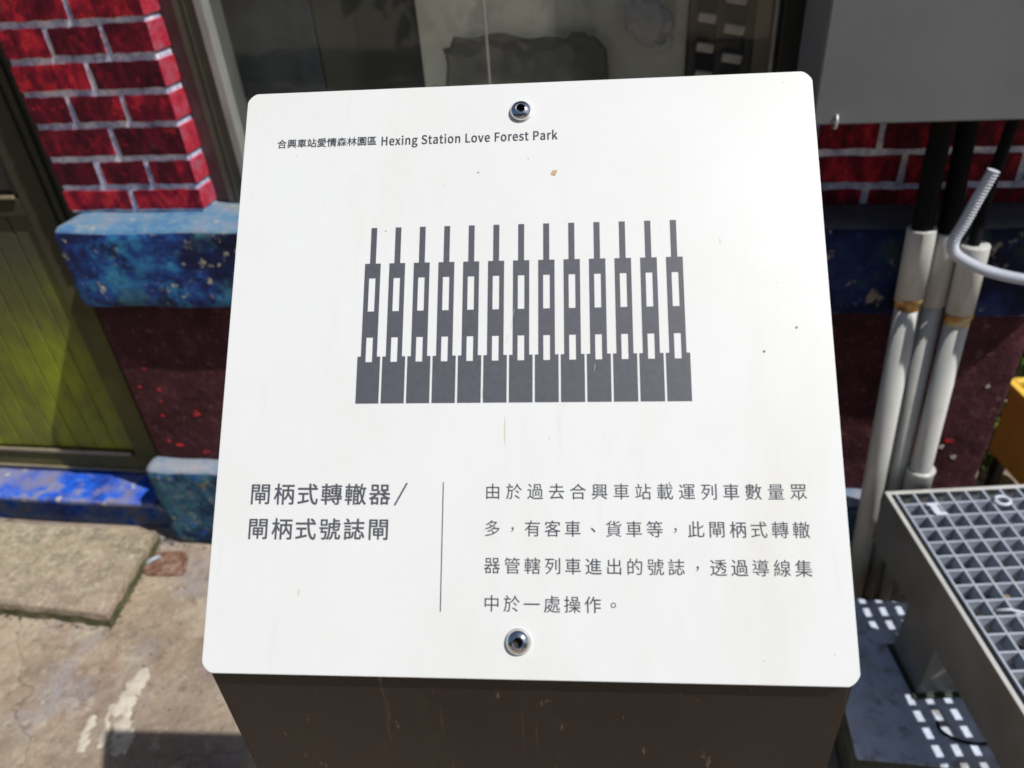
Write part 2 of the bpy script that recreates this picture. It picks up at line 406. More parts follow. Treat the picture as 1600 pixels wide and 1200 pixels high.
def box(bm, x0, x1, y0, y1, z0, z1, T=None, bev=0.0, seg=2, mi=0):
    g = bmesh.ops.create_cube(bm, size=1.0)
    vs = g['verts']
    for v in vs:
        v.co = Vector(((x0 + x1) / 2 + v.co.x * (x1 - x0), (y0 + y1) / 2 + v.co.y * (y1 - y0), (z0 + z1) / 2 + v.co.z * (z1 - z0)))
    fs = list({f for v in vs for f in v.link_faces})
    if bev:
        es = list({e for v in vs for e in v.link_edges})
        r = bmesh.ops.bevel(bm, geom=es, offset=bev, segments=seg, affect='EDGES', profile=0.5)
        fs = list({f for f in r['faces']} | {f for v in r['verts'] for f in v.link_faces})
        vs = list({v for f in fs for v in f.verts})
    for f in fs: f.material_index = mi
    if T:
        for v in vs: v.co = T @ v.co
    return vs


def prism(bm, poly, n, h, mi=0):
    """extrude a 3-D polygon by h*n"""
    a = [bm.verts.new(p) for p in poly]
    b = [bm.verts.new(Vector(p) + Vector(n) * h) for p in poly]
    fs = [bm.faces.new(a), bm.faces.new(b[::-1])]
    k = len(a)
    for i in range(k):
        fs.append(bm.faces.new((a[i], b[i], b[(i + 1) % k], a[(i + 1) % k])))
    for f in fs: f.material_index = mi
    return a + b


def tube(bm, path, rad, seg=16, cap=True):
    """rad may be a number or a list, one per path point"""
    path = [Vector(p) for p in path]
    rings = []
    up = Vector((0.13, 0.9, 0.2))
    for i, p in enumerate(path):
        d = (path[min(i + 1, len(path) - 1)] - path[max(i - 1, 0)]).normalized()
        s = d.cross(up).normalized()
        t = s.cross(d).normalized()
        r = rad[i] if isinstance(rad, (list, tuple)) else rad
        rings.append([bm.verts.new(p + (s * math.cos(2 * math.pi * k / seg) + t * math.sin(2 * math.pi * k / seg)) * r) for k in range(seg)])
    for a, b in zip(rings, rings[1:]):
        for k in range(seg):
            bm.faces.new((a[k], a[(k + 1) % seg], b[(k + 1) % seg], b[k]))
    if cap:
        bm.faces.new(rings[0][::-1])
        bm.faces.new(rings[-1])
    return rings


def hollow(bm, p0, p1, ro, ri, seg=32, depth=None):
    """pipe with an open top end (p1) and wall thickness"""
    p0, p1 = Vector(p0), Vector(p1)
    d = (p1 - p0).normalized()
    inner = p1 - d * (depth or (p1 - p0).length * 0.9)
    tube(bm, [p0, p1 - d * 0.0012, p1, p1 - d * 0.001, inner], [ro, ro, (ro + ri) / 2 + (ro - ri) * 0.25, ri, ri], seg)


def lathe(bm, prof, T, seg=48, mi=0, shape=None):
    rings = []
    for j, (r, z) in enumerate(prof):
        ring = []
        for k in range(seg):
            a = 2 * math.pi * k / seg
            rr = r
            if shape and j in shape:
                ap = math.pi / 3
                rr = r * math.cos(ap / 2) / math.cos((a % ap) - ap / 2)
            ring.append(bm.verts.new(T @ Vector((rr * math.cos(a), rr * math.sin(a), z))))
        rings.append(ring)
    for a, b in zip(rings, rings[1:]):
        for k in range(seg):
            bm.faces.new((a[k], a[(k + 1) % seg], b[(k + 1) % seg], b[k])).material_index = mi
    bm.faces.new(rings[-1]).material_index = mi
    bm.faces.new(rings[0][::-1]).material_index = mi


def rough_up(bm, amp, sc, seed=0.0, axes=(1, 1, 1)):
    for v in bm.verts:
        q = noise.noise_vector(v.co * sc + Vector((seed, seed * 1.7, 0)))
        q2 = noise.noise_vector(v.co * sc * 4 + Vector((seed, 3, 0)))
        v.co += Vector((q.x * axes[0], q.y * axes[1], q.z * axes[2])) * amp + q2 * amp * 0.35


def grid_box(x0, x1, y0, y1, z0, z1, step, bev=0.012, amp=0.003, sc=9, top_mi=None, seed=0.0):
    """masonry block: rounded edges, uneven faces"""
    bm = new()
    box(bm, x0, x1, y0, y1, z0, z1, bev=bev, seg=3)
    for ax, (lo, hi) in enumerate(((x0, x1), (y0, y1), (z0, z1))):
        n = max(1, int((hi - lo) / step))
        for i in range(1, n):
            co = Vector((0, 0, 0)); co[ax] = lo + (hi - lo) * i / n
            no = Vector((0, 0, 0)); no[ax] = 1
            bmesh.ops.bisect_plane(bm, geom=bm.verts[:] + bm.edges[:] + bm.faces[:], plane_co=co, plane_no=no)
    bm.normal_update()
    if top_mi is not None:
        for f in bm.faces:
            if f.normal.z > 0.45: f.material_index = top_mi
    rough_up(bm, amp, sc, seed)
    return bm


# ================================================================== GROUND
bm = new()
for i, (a, b) in enumerate([(-60, 60)]):
    vs = [bm.verts.new(p) for p in ((-60, -60, 0), (60, -60, 0), (60, 60, 0), (-60, 60, 0))]
    bm.faces.new(vs)
tag(obj('ground', bm, M['ground']), kind='structure')

# ================================================================== BUILDING
B = empty('station_building', (0, 1.5, 0), 'old station building with crimson painted brick piers and blue mural ledge', 'building')
BRK, MOR = 1.4455, 1.449


def part(name, bm, m, label=None, smooth=False, mats=None, parent=None, loc=None):
    return obj(name, bm, m, parent or B, label, smooth, mats, loc)


def bx(x0, x1, y0, y1, z0, z1, bev=0.0):
    bm = new()
    box(bm, x0, x1, y0, y1, z0, z1, bev=bev)
    return bm


# the brick piers: a mortar bed with bricks a few millimetres proud
courses = [0.953, 1.0078, 1.0719, 1.1422, 1.2075, 1.2719, 1.3385]
while courses[-1] < 2.3: courses.append(courses[-1] + 0.0655)


def pier(name, x0, x1, y1, joints, zoff, label, corner):
    bed = part(name, bx(x0 + .003, x1 - .003, MOR, y1, 0.9515, 2.36), M['mortar'], label)
    for r in range(len(courses) - 1):
        z0, z1 = courses[r] + zoff, courses[r + 1] + zoff
        js = joints[r] if r < len(joints) else ([x0 + 0.16, x0 + 0.29] if r % 2 else [x0 + 0.09, x0 + 0.22])
        xs = [x0] + js + [x1]
        for a, b in zip(xs, xs[1:]):
            if b - a < 0.02: continue
            la = a + (0.0068 + R.uniform(-.0014, .0016) if a > x0 else 0)
            lb = b - (0.0068 + R.uniform(-.0014, .0016) if b < x1 else 0)
            zb = z0 + 0.0071 + R.uniform(-.0016, .0016)
            zt = z1 - 0.0071 + R.uniform(-.0016, .0016)
            n = 7
            pts = [(la + (lb - la) * i / n, zb) for i in range(n + 1)] + [(lb, zb + (zt - zb) * .5)] + \
                  [(lb - (lb - la) * i / n, zt) for i in range(n + 1)] + [(la, zb + (zt - zb) * .5)]
            lean = R.uniform(-.001, .001)
            poly = []
            for (px, pz) in pts:
                ox = 0 if (px <= x0 + 1e-5 or px >= x1 - 1e-5) else R.uniform(-.0013, .0013)
                poly.append((px + ox + (lean if px > x0 + .001 and px < x1 - .001 else 0), BRK + R.uniform(0, .0004), pz + R.uniform(-.0014, .0014)))
            bm = new()
            dep = MOR - BRK + .001
            is_c = corner and b == x1
            if is_c:   # the corner brick wraps round the reveal
                prism(bm, poly, (0, 1, 0), dep)
                for f in bm.faces: f.material_index = 0
                box(bm, x1 - .006, x1 + .0012, BRK + .002, y1 - .002, zb, zt, bev=.001, seg=1, mi=1)
            else:
                prism(bm, poly, (0, 1, 0), dep)
            part('brick', bm, None, mats=[M['brick'], M['brick_side']], parent=bed)
    return bed


pier('brick_pier', -1.267, -0.9365, 1.532,
     [[-1.102], [-1.158, -1.039], [-1.095], [-1.168, -1.043], [-1.095], [-1.16, -1.035], [-1.093]], 0.0,
     'brick pier left of the window', True)
pier('brick_pier', 0.335, 0.79, 1.60,
     [[0.437, 0.608], [0.494, 0.70], [0.445, 0.661]], -0.021, 'shaded brick pier behind the grey cabinet', False)
# reveal between the bricks and the window frame is part of the pier (bed shows as joints)

part('plinth_wall', grid_box(-1.264, 0.785, 1.39, 1.60, 0.0, 0.762, 0.09, bev=0.008, amp=0.0007, sc=7), M['maroon'], 'maroon painted plinth wall', smooth=True)
part('sill_ledge', grid_box(-1.257, -0.152, 1.345, 1.535, 0.757, 0.951, 0.03, bev=0.022, amp=0.0035, sc=9, top_mi=1, seed=3),
     None, 'blue mural painted ledge', smooth=True, mats=[M['ledge'], M['ledge_top']])
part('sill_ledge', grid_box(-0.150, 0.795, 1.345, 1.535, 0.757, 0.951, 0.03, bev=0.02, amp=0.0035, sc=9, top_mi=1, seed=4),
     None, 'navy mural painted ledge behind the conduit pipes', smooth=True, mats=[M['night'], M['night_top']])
part('plinth_foot', grid_box(-1.285, 0.79, 1.334, 1.405, -0.01, 0.277, 0.035, bev=0.024, amp=0.006, sc=7, top_mi=1, seed=8),
     None, 'teal and navy painted foot of the wall', smooth=True, mats=[M['foot'], M['foot_top']])
# upper walls, side walls, roof slab and room
part('lintel_wall', bx(-2.9, 0.79, 1.449, 1.60, 2.362, 3.0), M['maroon'])
part('side_wall', bx(0.64, 0.785, 1.602, 4.0, 0, 2.36), M['maroon'])
part('outer_wall', bx(-2.9, -2.16, 1.449, 1.60, 0, 2.36), M['maroon'])
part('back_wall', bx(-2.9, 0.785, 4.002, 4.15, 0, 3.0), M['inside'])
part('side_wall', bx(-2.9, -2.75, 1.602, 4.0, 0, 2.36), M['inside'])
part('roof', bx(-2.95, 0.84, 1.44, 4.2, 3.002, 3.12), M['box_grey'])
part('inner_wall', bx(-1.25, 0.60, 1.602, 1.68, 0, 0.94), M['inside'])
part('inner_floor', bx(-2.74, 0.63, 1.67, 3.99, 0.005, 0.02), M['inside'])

DAUB_R = [(-1.178, 0.501, 0.006), (-1.187, 0.466, 0.005), (-1.099, 0.431, 0.0115), (-1.199, 0.419, 0.004), (-1.182, 0.321, 0.008), (-1.113, 0.302, 0.009), (-1.231, 0.509, 0.004), (-1.197, 0.564, 0.0035), (-1.212, 0.335, 0.005), (0.703, 0.429, 0.009)]
DAUB_P = [(0.69, 0.41, 0.006), (0.72, 0.384, 0.008), (0.74, 0.575, 0.005)]
# daubs of red and pale paint on the plinth
def daubs(spots, m, label):
    bm = new()
    for k, (x_, z_, r_) in enumerate(spots):
        pts = []
        for j in range(12):
            a = 2 * math.pi * j / 12
            q = r_ * .8 * (1 + 1.1 * noise.noise(Vector((math.cos(a) * 1.3, math.sin(a) * 1.3, k * 3.1))))
            pts.append((x_ + math.cos(a) * q * 1.25, 1.3884, z_ + math.sin(a) * q * .8))
        prism(bm, pts, (0, 1, 0), .008)
    o = part('paint_daub', bm, m, label)
    o['kind'] = 'stuff'


daubs(DAUB_R, M['red_daub'], 'bright red paint daubs')
daubs(DAUB_P, M['smear'], 'pale flaked spots')

# ---- window
WN = part('window_sealant', bx(-0.9355, -0.902, 1.505, 1.56, 0.953, 2.36, bev=.003), M['win_brown'], 'brown grey sealant strip beside window')
WF = part('window_frame', bx(-0.9015, -0.853, 1.494, 1.57, 0.953, 2.36, bev=.002), M['win_olive'], 'olive brown window frame')
bm = bx(-0.8525, -0.832, 1.486, 1.56, 0.985, 2.33, bev=.003)
part('frame_edge', bm, M['win_light'], parent=WF)
part('frame_groove', bx(-0.8830, -0.8790, 1.4925, 1.4945, 0.96, 2.35), M['jamb'], parent=WF)
part('bottom_rail', bx(-0.8515, 0.252, 1.500, 1.57, 0.953, 0.984, bev=.002), M['win_olive'], parent=WF)
part('bottom_edge', bx(-0.8515, 0.252, 1.492, 1.4985, 0.976, 0.984, bev=.001), M['cream_strip'], parent=WF)
part('top_rail', bx(-0.8515, 0.252, 1.500, 1.57, 2.33, 2.36, bev=.002), M['win_olive'], parent=WF)
part('side_frame', bx(0.2535, 0.334, 1.490, 1.58, 0.953, 2.36, bev=.002), M['jamb'], parent=WF)
part('side_edge', bx(0.240, 0.2465, 1.497, 1.51, 1.06, 2.33, bev=.002), M['win_light'], parent=WF)
bm = new()
tube(bm, [(-0.286, 1.512, 0.985), (-0.2855, 1.511, 1.2), (-0.285, 1.512, 2.33)], 0.0024, 8)
part('mullion', bm, M['win_light'], 'thin pale upright between the panes', parent=WF)
part('pane', bx(-0.8315, -0.2885, 1.512, 1.515, 0.985, 2.33), M['glass'], parent=WF)
part('pane', bx(-0.2825, 0.2525, 1.5125, 1.5155, 0.985, 2.33), M['glass'], parent=WF)

# ---- door
D = part('door', bx(-1.428, -1.356, 1.490, 1.530, 0.128, 2.10, bev=.003), M['door_frame'], 'olive green panelled metal door left of the brick pier')
part('stile', bx(-2.12, -2.05, 1.490, 1.530, 0.128, 2.10, bev=.003), M['door_frame'], parent=D)
part('rail', bx(-2.0495, -1.4285, 1.491, 1.529, 0.925, 0.970, bev=.003), M['door_frame'], parent=D)
part('rail', bx(-2.0495, -1.4285, 1.491, 1.529, 0.128, 0.190, bev=.003), M['door_frame'], parent=D)
part('edge_strip', bx(-2.0495, -1.437, 1.484, 1.4905, 0.190, 0.2015, bev=.002), M['cream_strip'], parent=D)  # highlight on top of the bottom rail, modelled as a tan strip
part('edge_strip', bx(-2.0495, -1.366, 1.484, 1.4895, 0.129, 0.135, bev=.001), M['cream_strip'], parent=D)
part('edge_strip', bx(-2.0495, -1.437, 1.484, 1.4905, 0.971, 0.979, bev=.001), M['cream_strip'], parent=D)  # highlight below the glass, likewise put into a tan strip
part('door_pane', bx(-2.0495, -1.4285, 1.507, 1.511, 0.972, 2.05), M['glass'], parent=D)
part('pane_bead', bx(-1.445, -1.4285, 1.497, 1.506, 0.980, 2.05, bev=.002), M['jamb'], parent=D)
x = -1.4305
while x > -2.04:
    x0 = max(x - 0.0625, -2.049)
    bm = bx(x0 + .0012, x - .0012, 1.500, 1.514, 0.2, 0.927, bev=.003)
    part('plank', bm, M['plank'], parent=D)
    x = x0
part('panel_backing', bx(-2.049, -1.429, 1.5145, 1.518, 0.195, 0.93), M['jamb'], parent=D)
J = part('door_jamb', bx(-1.3545, -1.270, 1.505, 1.60, 0.113, 2.36, bev=.003), M['jamb'], 'blackish jamb between door and brick pier')
part('jamb_edge', bx(-1.352, -1.334, 1.496, 1.504, 0.12, 2.1, bev=.002), M['door_frame'], parent=J)
part('door_head', bx(-2.16, -1.270, 1.49, 1.60, 2.10, 2.36, bev=.003), M['jamb'])
# ---- blue threshold
bm = grid_box(-2.9, -1.292, 1.392, 1.62, -0.01, 0.0975, 0.05, bev=.006, amp=.004, sc=8, seed=5)
TH = part('threshold', bm, M['step_front'], 'worn blue painted threshold under the door', smooth=True)
bm = grid_box(-2.9, -1.325, 1.366, 1.60, 0.097, 0.1145, 0.04, bev=.005, amp=.003, sc=9, seed=6)
part('threshold_cap', bm, M['step'], parent=TH, smooth=True)
bm = new()
prism(bm, [(-1.325, 1.372, .099), (-1.262, 1.346, .099), (-1.292, 1.392, .099)], (0, 0, 1), .010)
part('threshold_chip', bm, M['step'], parent=TH)

# ================================================================== THINGS BEHIND THE WINDOW
def thing_mesh(name, bm, m, label, cat, loc, group=None, smooth=False, mats=None):
    o = obj(name, bm, m, None, label, smooth, mats, loc)
    o['category'] = cat
    if group: o['group'] = group
    return o


thing_mesh('slate_board', bx(-1.20, -0.690, 1.662, 1.677, 0.945, 2.2, bev=.002), M['int_dark'],
           'tall dark slate coloured board leaning just behind the left window pane', 'board', (-0.9, 1.67, .945))
thing_mesh('umber_board', bx(-0.686, -0.450, 1.663, 1.678, 0.945, 2.2, bev=.002), M['int_brown'],
           'dark brown board between the slate board and the beige screen', 'board', (-0.57, 1.67, .945))
thing_mesh('beige_screen', bx(-0.445, 0.096, 1.612, 1.622, 0.945, 2.3, bev=.002), M['int_beige'],
           'faded beige screen standing behind the hanging grey cloth', 'screen', (-0.2, 1.617, .945))
# hanging cloth with a wavy top hem
CL = empty('hanging_cloth', (-0.235, 1.695, 1.26), 'ragged dusty grey cloth hanging against the beige screen', 'cloth')
bm = new()
nx, nz_ = 40, 26
rows = []
X0, X1 = -0.392, -0.062


def cloth_top(u): return 1.252 + 0.006 * math.sin(u * 6) + 0.004 * math.sin(u * 19 + 1) - (0.02 if u < .06 else 0) - (0.03 * max(0, (u - .93) / .07)) + (0.014 if .78 < u < .9 else 0)


for j in range(nz_ + 1):
    row = []
    for i in range(nx + 1):
        u = i / nx
        z = cloth_top(u) - (j / nz_) * 0.36
        row.append(bm.verts.new((X0 + (X1 - X0) * u + .004 * math.sin(j * .8), 1.592 + .0022 * math.sin(u * 17 + j * .10) + .0012 * math.sin(u * 41), z)))
    rows.append(row)
for j in range(nz_):
    for i in range(nx):
        bm.faces.new((rows[j][i], rows[j][i + 1], rows[j + 1][i + 1], rows[j + 1][i]))
bmesh.ops.solidify(bm, geom=bm.faces[:], thickness=.002)
obj('fabric', bm, M['cloth'], CL, smooth=True)
bm = new()
pts = [(X0 + (X1 - X0) * i / nx, 1.588 + .002 * math.sin(i / nx * 17), cloth_top(i / nx)) for i in range(nx + 1)] + \
      [(X1 + .002 + .002 * math.sin(k), 1.588, cloth_top(1) - k * .03) for k in range(1, 9)]
tube(bm, pts, 0.0022, 6)
obj('hem', bm, M['cloth_hem'], CL, smooth=True)
# clear plastic bag hung on the pane
BG = empty('plastic_bag', (0.02, 1.62, 1.24), 'crumpled clear plastic bag hanging behind the glass', 'bag')
bm = new()
bmesh.ops.create_icosphere(bm, subdivisions=4, radius=1.0)
for v in bm.verts:
    n_ = noise.noise(v.co * 2.3) * .35 + noise.noise(v.co * 6) * .16
    c_ = v.co * (1 + n_)
    v.co = Vector((0.02 + c_.x * .042 + (-c_.z) * .014, 1.575 + c_.y * .02, 1.272 + c_.z * .045))
obj('bag_body', bm, M['film'], BG, smooth=True)
bm = new()
tube(bm, [(.03, 1.56, 1.235), (.045, 1.555, 1.222), (.060, 1.556, 1.232), (.066, 1.56, 1.246)], [.006, .008, .008, .004], 8)
obj('knot', bm, M['film'], BG, smooth=True)
# rack whose pinkish slats stand in for a brick reflection
RK = empty('slatted_rack', (0.165, 1.66, 0.945), 'dark timber rack with pinkish slats near the right window edge', 'rack')
obj('rack_frame', bx(0.100, 0.112, 1.59, 1.65, 0.95, 2.0), M['rack'], RK)
obj('rack_frame', bx(0.150, 0.162, 1.592, 1.65, 0.95, 2.0), M['rack'], RK)
obj('rack_frame', bx(0.205, 0.217, 1.59, 1.65, 0.95, 2.0), M['rack'], RK)
obj('rack_back', bx(0.098, 0.219, 1.652, 1.658, 0.95, 2.0), M['rack'], RK)
for k in range(12):
    for (a, b, dz) in ((.113, .149, 0.0), (.163, .204, -.022)):
        z = 1.06 + k * .052 + dz
        bm = new()
        T = Matrix.Translation(((a + b) / 2, 1.60, z)) @ Matrix.Rotation(.18, 4, 'Y')
        box(bm, -(b - a) / 2 + .001, (b - a) / 2 - .001, -.008, .008, -.008, .008, T=T, bev=.002)
        obj('slat', bm, M['rack_slat'], RK)
thing_mesh('brown_panel', bx(0.221, 0.262, 1.585, 1.597, 0.945, 2.2), M['tan'], 'narrow brown panel behind the right edge of the glass', 'panel', (0.24, 1.606, .945))

# ================================================================== CABINET, CONDUITS, CABLES
CB = empty('electrical_cabinet', (0.65, 1.445, 1.155), 'grey steel electrical cabinet mounted on the brick pier', 'cabinet')
bm = new()
box(bm, 0.279, 1.03, 1.27, 1.443, 1.155, 1.86, bev=.003)
obj('casing', bm, M['box_grey'], CB)
bm = new()
box(bm, 0.277, 1.032, 1.250, 1.2685, 1.156, 1.862, bev=.003)
obj('cabinet_door', bm, M['box_grey'], CB)
bm = new()
tube(bm, [(.312, 1.262, 1.150), (.312, 1.246, 1.152), (.312, 1.243, 1.163), (.312, 1.2485, 1.172)], .0022, 8)
obj('latch_hook', bm, M['rim'], CB, smooth=True)

pipes = [  # top, bottom, radius, label
    ((0.5005, 1.305, 0.960), (0.557, 1.300, 0.0), .0240, 'grey white conduit pipe nearest the sign, leftmost of the three'),
    ((0.5470, 1.315, 0.949), (0.602, 1.318, 0.0), .0228, 'grey white conduit pipe standing between its two neighbours'),
    ((0.5880, 1.290, 0.935), (0.640, 1.300, 0.0), .0232, 'grey white conduit pipe with the corrugated hose crossing its open top')]
for i, (t, b_, r, lab) in enumerate(pipes):
    t, b_ = Vector(t), Vector(b_)
    d = (t - b_).normalized()
    P = empty('conduit_pipe', b_, lab, 'pipe', 'grey conduit pipes against the wall')
    jt = b_ + d * ((t - b_).length - .140)
    bm = new()
    tube(bm, [b_, jt], r - .0025, 32)
    obj('pipe', bm, M['pvc'], P, smooth=True)
    bm = new()
    hollow(bm, jt - d * .001, t, r, r - .003, 32, .10)
    obj('socket', bm, M['pvc'], P, smooth=True)
    bm = new()
    tube(bm, [jt - d * .016, jt - d * .0012, jt - d * .0008, jt + d * .008], [r - .0021, r - .0019, r + .0004, r + .0004], 32, cap=False)
    if i != 1: obj('rust_ring', bm, M['rust'], P, smooth=True)
    else: bm.free()
    if i == 2:
        q = b_ + d * .375
        bm = new()
        tube(bm, [q, q + d * .003, q + d * .045, q + d * .050, q + d * .052], [r - .002, r + .004, r + .004, r + .006, r - .002], 32)
        obj('coupling', bm, M['pvc'], P, smooth=True)
        bm = new()
        tube(bm, [b_, q], r + .0015, 32)
        obj('lower_pipe', bm, M['pvc'], P, smooth=True)


def cable(name, pts, r, m, label, cat, group=None, ribs=0):
    P = [Vector(p) for p in pts]
    # Catmull-Rom smoothing
    out = []
    for i in range(len(P) - 1):
        p0, p1, p2, p3 = P[max(i - 1, 0)], P[i], P[i + 1], P[min(i + 2, len(P) - 1)]
        n_ = 10
        for k in range(n_):
            t_ = k / n_
            out.append(0.5 * ((2 * p1) + (-p0 + p2) * t_ + (2 * p0 - 5 * p1 + 4 * p2 - p3) * t_ ** 2 + (-p0 + 3 * p1 - 3 * p2 + p3) * t_ ** 3))
    out.append(P[-1])
    bm = new()
    if ribs:
        # resample evenly, alternate radius
        L_ = [0]
        for a, b in zip(out, out[1:]): L_.append(L_[-1] + (b - a).length)
        n_ = int(L_[-1] / ribs * 4)
        res, rad = [], []
        j = 0
        for k in range(n_ + 1):
            s = L_[-1] * k / n_
            while j < len(L_) - 2 and L_[j + 1] < s: j += 1
            f_ = (s - L_[j]) / max(1e-9, L_[j + 1] - L_[j])
            res.append(out[j].lerp(out[j + 1], f_))
            rad.append(r if k % 4 < 2 else r * .82)
        tube(bm, res, rad, 14)
    else:
        tube(bm, out, r, 14)
    return thing_mesh(name, bm, m, label, cat, pts[0], group, smooth=not ribs)


cable('power_cable', [(.505, 1.306, .87), (.5005, 1.306, .96), (.4985, 1.315, 1.05), (.497, 1.325, 1.154)], .0175, M['cable'],
      'thick black cable rising from the leftmost conduit pipe', 'cable', 'black cables between pipes and cabinet')
cable('power_cable', [(.550, 1.316, .86), (.547, 1.316, .95), (.545, 1.33, 1.05), (.542, 1.345, 1.154)], .0165, M['cable'],
      'thick black cable rising from the middle conduit pipe', 'cable', 'black cables between pipes and cabinet')
cable('power_cable', [(.592, 1.290, .85), (.586, 1.292, .93), (.594, 1.315, 1.03), (.612, 1.34, 1.154)], .0095, M['cable'],
      'thin black cable slanting up from the rightmost conduit pipe', 'cable', 'black cables between pipes and cabinet')
cable('corrugated_hose', [(.563, 1.250, 1.079), (.553, 1.250, 1.040), (.5415, 1.250, .990), (.5335, 1.250, .960), (.540, 1.250, .938), (.566, 1.250, .920), (.605, 1.250, .903), (.662, 1.250, .889), (.76, 1.245, .875)],
      .0098, M['hose'], 'pale grey corrugated hose bent over the conduit pipes', 'hose', ribs=.0052)

# ================================================================== GRATED STEEL BOX ON ITS BASE
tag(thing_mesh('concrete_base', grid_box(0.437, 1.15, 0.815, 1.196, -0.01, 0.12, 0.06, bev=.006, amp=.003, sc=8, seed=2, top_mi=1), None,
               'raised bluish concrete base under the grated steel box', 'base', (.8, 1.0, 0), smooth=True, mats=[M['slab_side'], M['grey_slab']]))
ANG = math.radians(8.6)
HG = 0.40
OR = Vector((0.537, 1.244, HG))
GT = empty('grated_box', (0.75, 0.95, 0.12), 'galvanised steel box with a square mesh grate on top, beside the sign', 'grate')
TG = Matrix.Translation(OR) @ Matrix.Rotation(ANG, 4, 'Z')   # local x right, -y towards the camera
WX, WY = 0.37, 0.70
RW = 0.0085


def gbox(name, x0, x1, y0, y1, z0, z1, m, bev=0.0, label=None):
    bm = new()
    box(bm, x0, x1, y0, y1, z0, z1, T=TG, bev=bev)
    return obj(name, bm, m, GT, label)


gbox('rim', 0, RW, -WY, -RW - .0005, -.003, 0.0, M['rim'], .0006)
gbox('rim', 0, WX, -RW, 0, -.003, 0.0004, M['rim'], .0006)
gbox('rim', WX - RW, WX, -WY, -RW - .0005, -.003, 0.0, M['rim'], .0006)
gbox('rim', RW + .0005, WX - RW - .0005, -WY, -WY + RW, -.003, 0.0, M['rim'], .0006)
gbox('side_panel', .0005, .003, -WY + .001, -.001, -.136, -.0032, M['skirt'], 0, 'stained grey sheet side')
gbox('side_panel', WX - .003, WX - .0005, -WY + .001, -.001, -.136, -.0032, M['skirt'])
gbox('side_panel', .0035, WX - .0035, -.003, -.0006, -.136, -.0032, M['skirt'])
gbox('side_panel', .0035, WX - .0035, -WY + .0006, -WY + .003, -.136, -.0032, M['skirt'])
gbox('return_flange', .0035, .064, -WY + .004, -.004, -.1355, -.1330, M['skirt'])  # added hidden lip, cuts off sun spots on the base
gbox('inner_flange', RW - .005, .0185, -WY + .01, -.012, -.016, -.013, M['liner'])
pitch = 0.0352
gx = 0.0205
i = 0
bar_me = None
while gx + i * pitch < WX - RW:
    xx = gx + i * pitch
    if bar_me is None:
        bm = new()
        box(bm, -.0021, .0021, -WY + RW + .001, -RW - .001, -.031, -.0005)
        bar_me = obj('bearing_bar', bm, M['steel'], None)
        bar_me.parent = GT
        bar_me.matrix_local = Matrix.Translation(-GT.location) @ TG @ Matrix.Translation((xx, 0, 0))
    else:
        c = bar_me.copy(); COL.objects.link(c); c.parent = GT
        c.matrix_local = Matrix.Translation(-GT.location) @ TG @ Matrix.Translation((xx, 0, 0))
    i += 1
i = 0
cb = None
while 0.040 + i * pitch < WY - RW:
    yy = -(0.040 + i * pitch)
    Mx = Matrix.Translation(-GT.location) @ TG @ Matrix.Translation((0, yy, 0))
    if cb is None:
        bm = new()
        box(bm, .0185, WX - RW - .001, -.0021, .0021, -.0305, -.0011)
        cb = obj('cross_bar', bm, M['steel'], None)
        cb.parent = GT
        cb.matrix_local = Mx
    else:
        c = cb.copy(); COL.objects.link(c); c.parent = GT
        c.matrix_local = Mx
    i += 1
# pedestal legs
def leg(x0, x1, y0, y1):
    bm = new()
    box(bm, x0, x1, y0, y1, .1255, HG - .03, T=None, bev=.002)
    c = Vector(((x0 + x1) / 2, (y0 + y1) / 2, 0))
    bmesh.ops.rotate(bm, verts=bm.verts[:], cent=c, matrix=Matrix.Rotation(ANG, 3, 'Z'))
    l = obj('leg', bm, M['skirt'], GT)
    bm = new()
    box(bm, x0 - .008, x1 + .008, y0 - .008, y1 + .008, .1195, .1250, bev=.001)
    bmesh.ops.rotate(bm, verts=bm.verts[:], cent=c, matrix=Matrix.Rotation(ANG, 3, 'Z'))
    obj('foot_plate', bm, M['liner'], l)


leg(.572, .665, .965, 1.075)
leg(.80, .88, .985, 1.075)
# small loose bits on the grate
def on_grate(lx, ly, lz=0.0): return TG @ Vector((lx, ly, lz))


Rg = Matrix.Rotation(ANG, 4, 'Z')
c0 = on_grate(.078, -.060)
bm = new()
for dy in (-.014, .014):
    box(bm, -.012, .012, dy - .0035, dy + .0035, 0.0006, .0042, T=Matrix.Translation(c0) @ Rg @ Matrix.Translation((dy * -.2, 0, 0)), bev=.0015)
box(bm, -.009, .006, -.0105, .0105, 0.0008, .0026, T=Matrix.Translation(c0) @ Rg, bev=.0006)
thing_mesh('saddle_clip', bm, M['hose'], 'white saddle clip lying near the far corner of the grate', 'clip', c0)
c0 = on_grate(.215, -.048)
bm = new()
pts = [Vector((math.cos(a) * .014, math.sin(a) * .010, .004 + .002 * math.sin(a))) + c0 for a in [2 * math.pi * k / 24 for k in range(25)]]
tube(bm, pts, .0036, 8)
thing_mesh('cable_ring', bm, M['hose'], 'pale looped ring resting on the far row of the grate', 'ring', c0, smooth=True)
c0 = on_grate(.082, -.315)
bm = new()
tube(bm, [c0 + Vector((-.022, 0, .003)), c0 + Vector((0, .002, .005)), c0 + Vector((.022, -.001, .003)), c0 + Vector((.04, .004, .004))], .0025, 8)
thing_mesh('wire_tie', bm, M['hose'], 'pale twisted wire tie across a near grate bar', 'wire', c0, smooth=True)
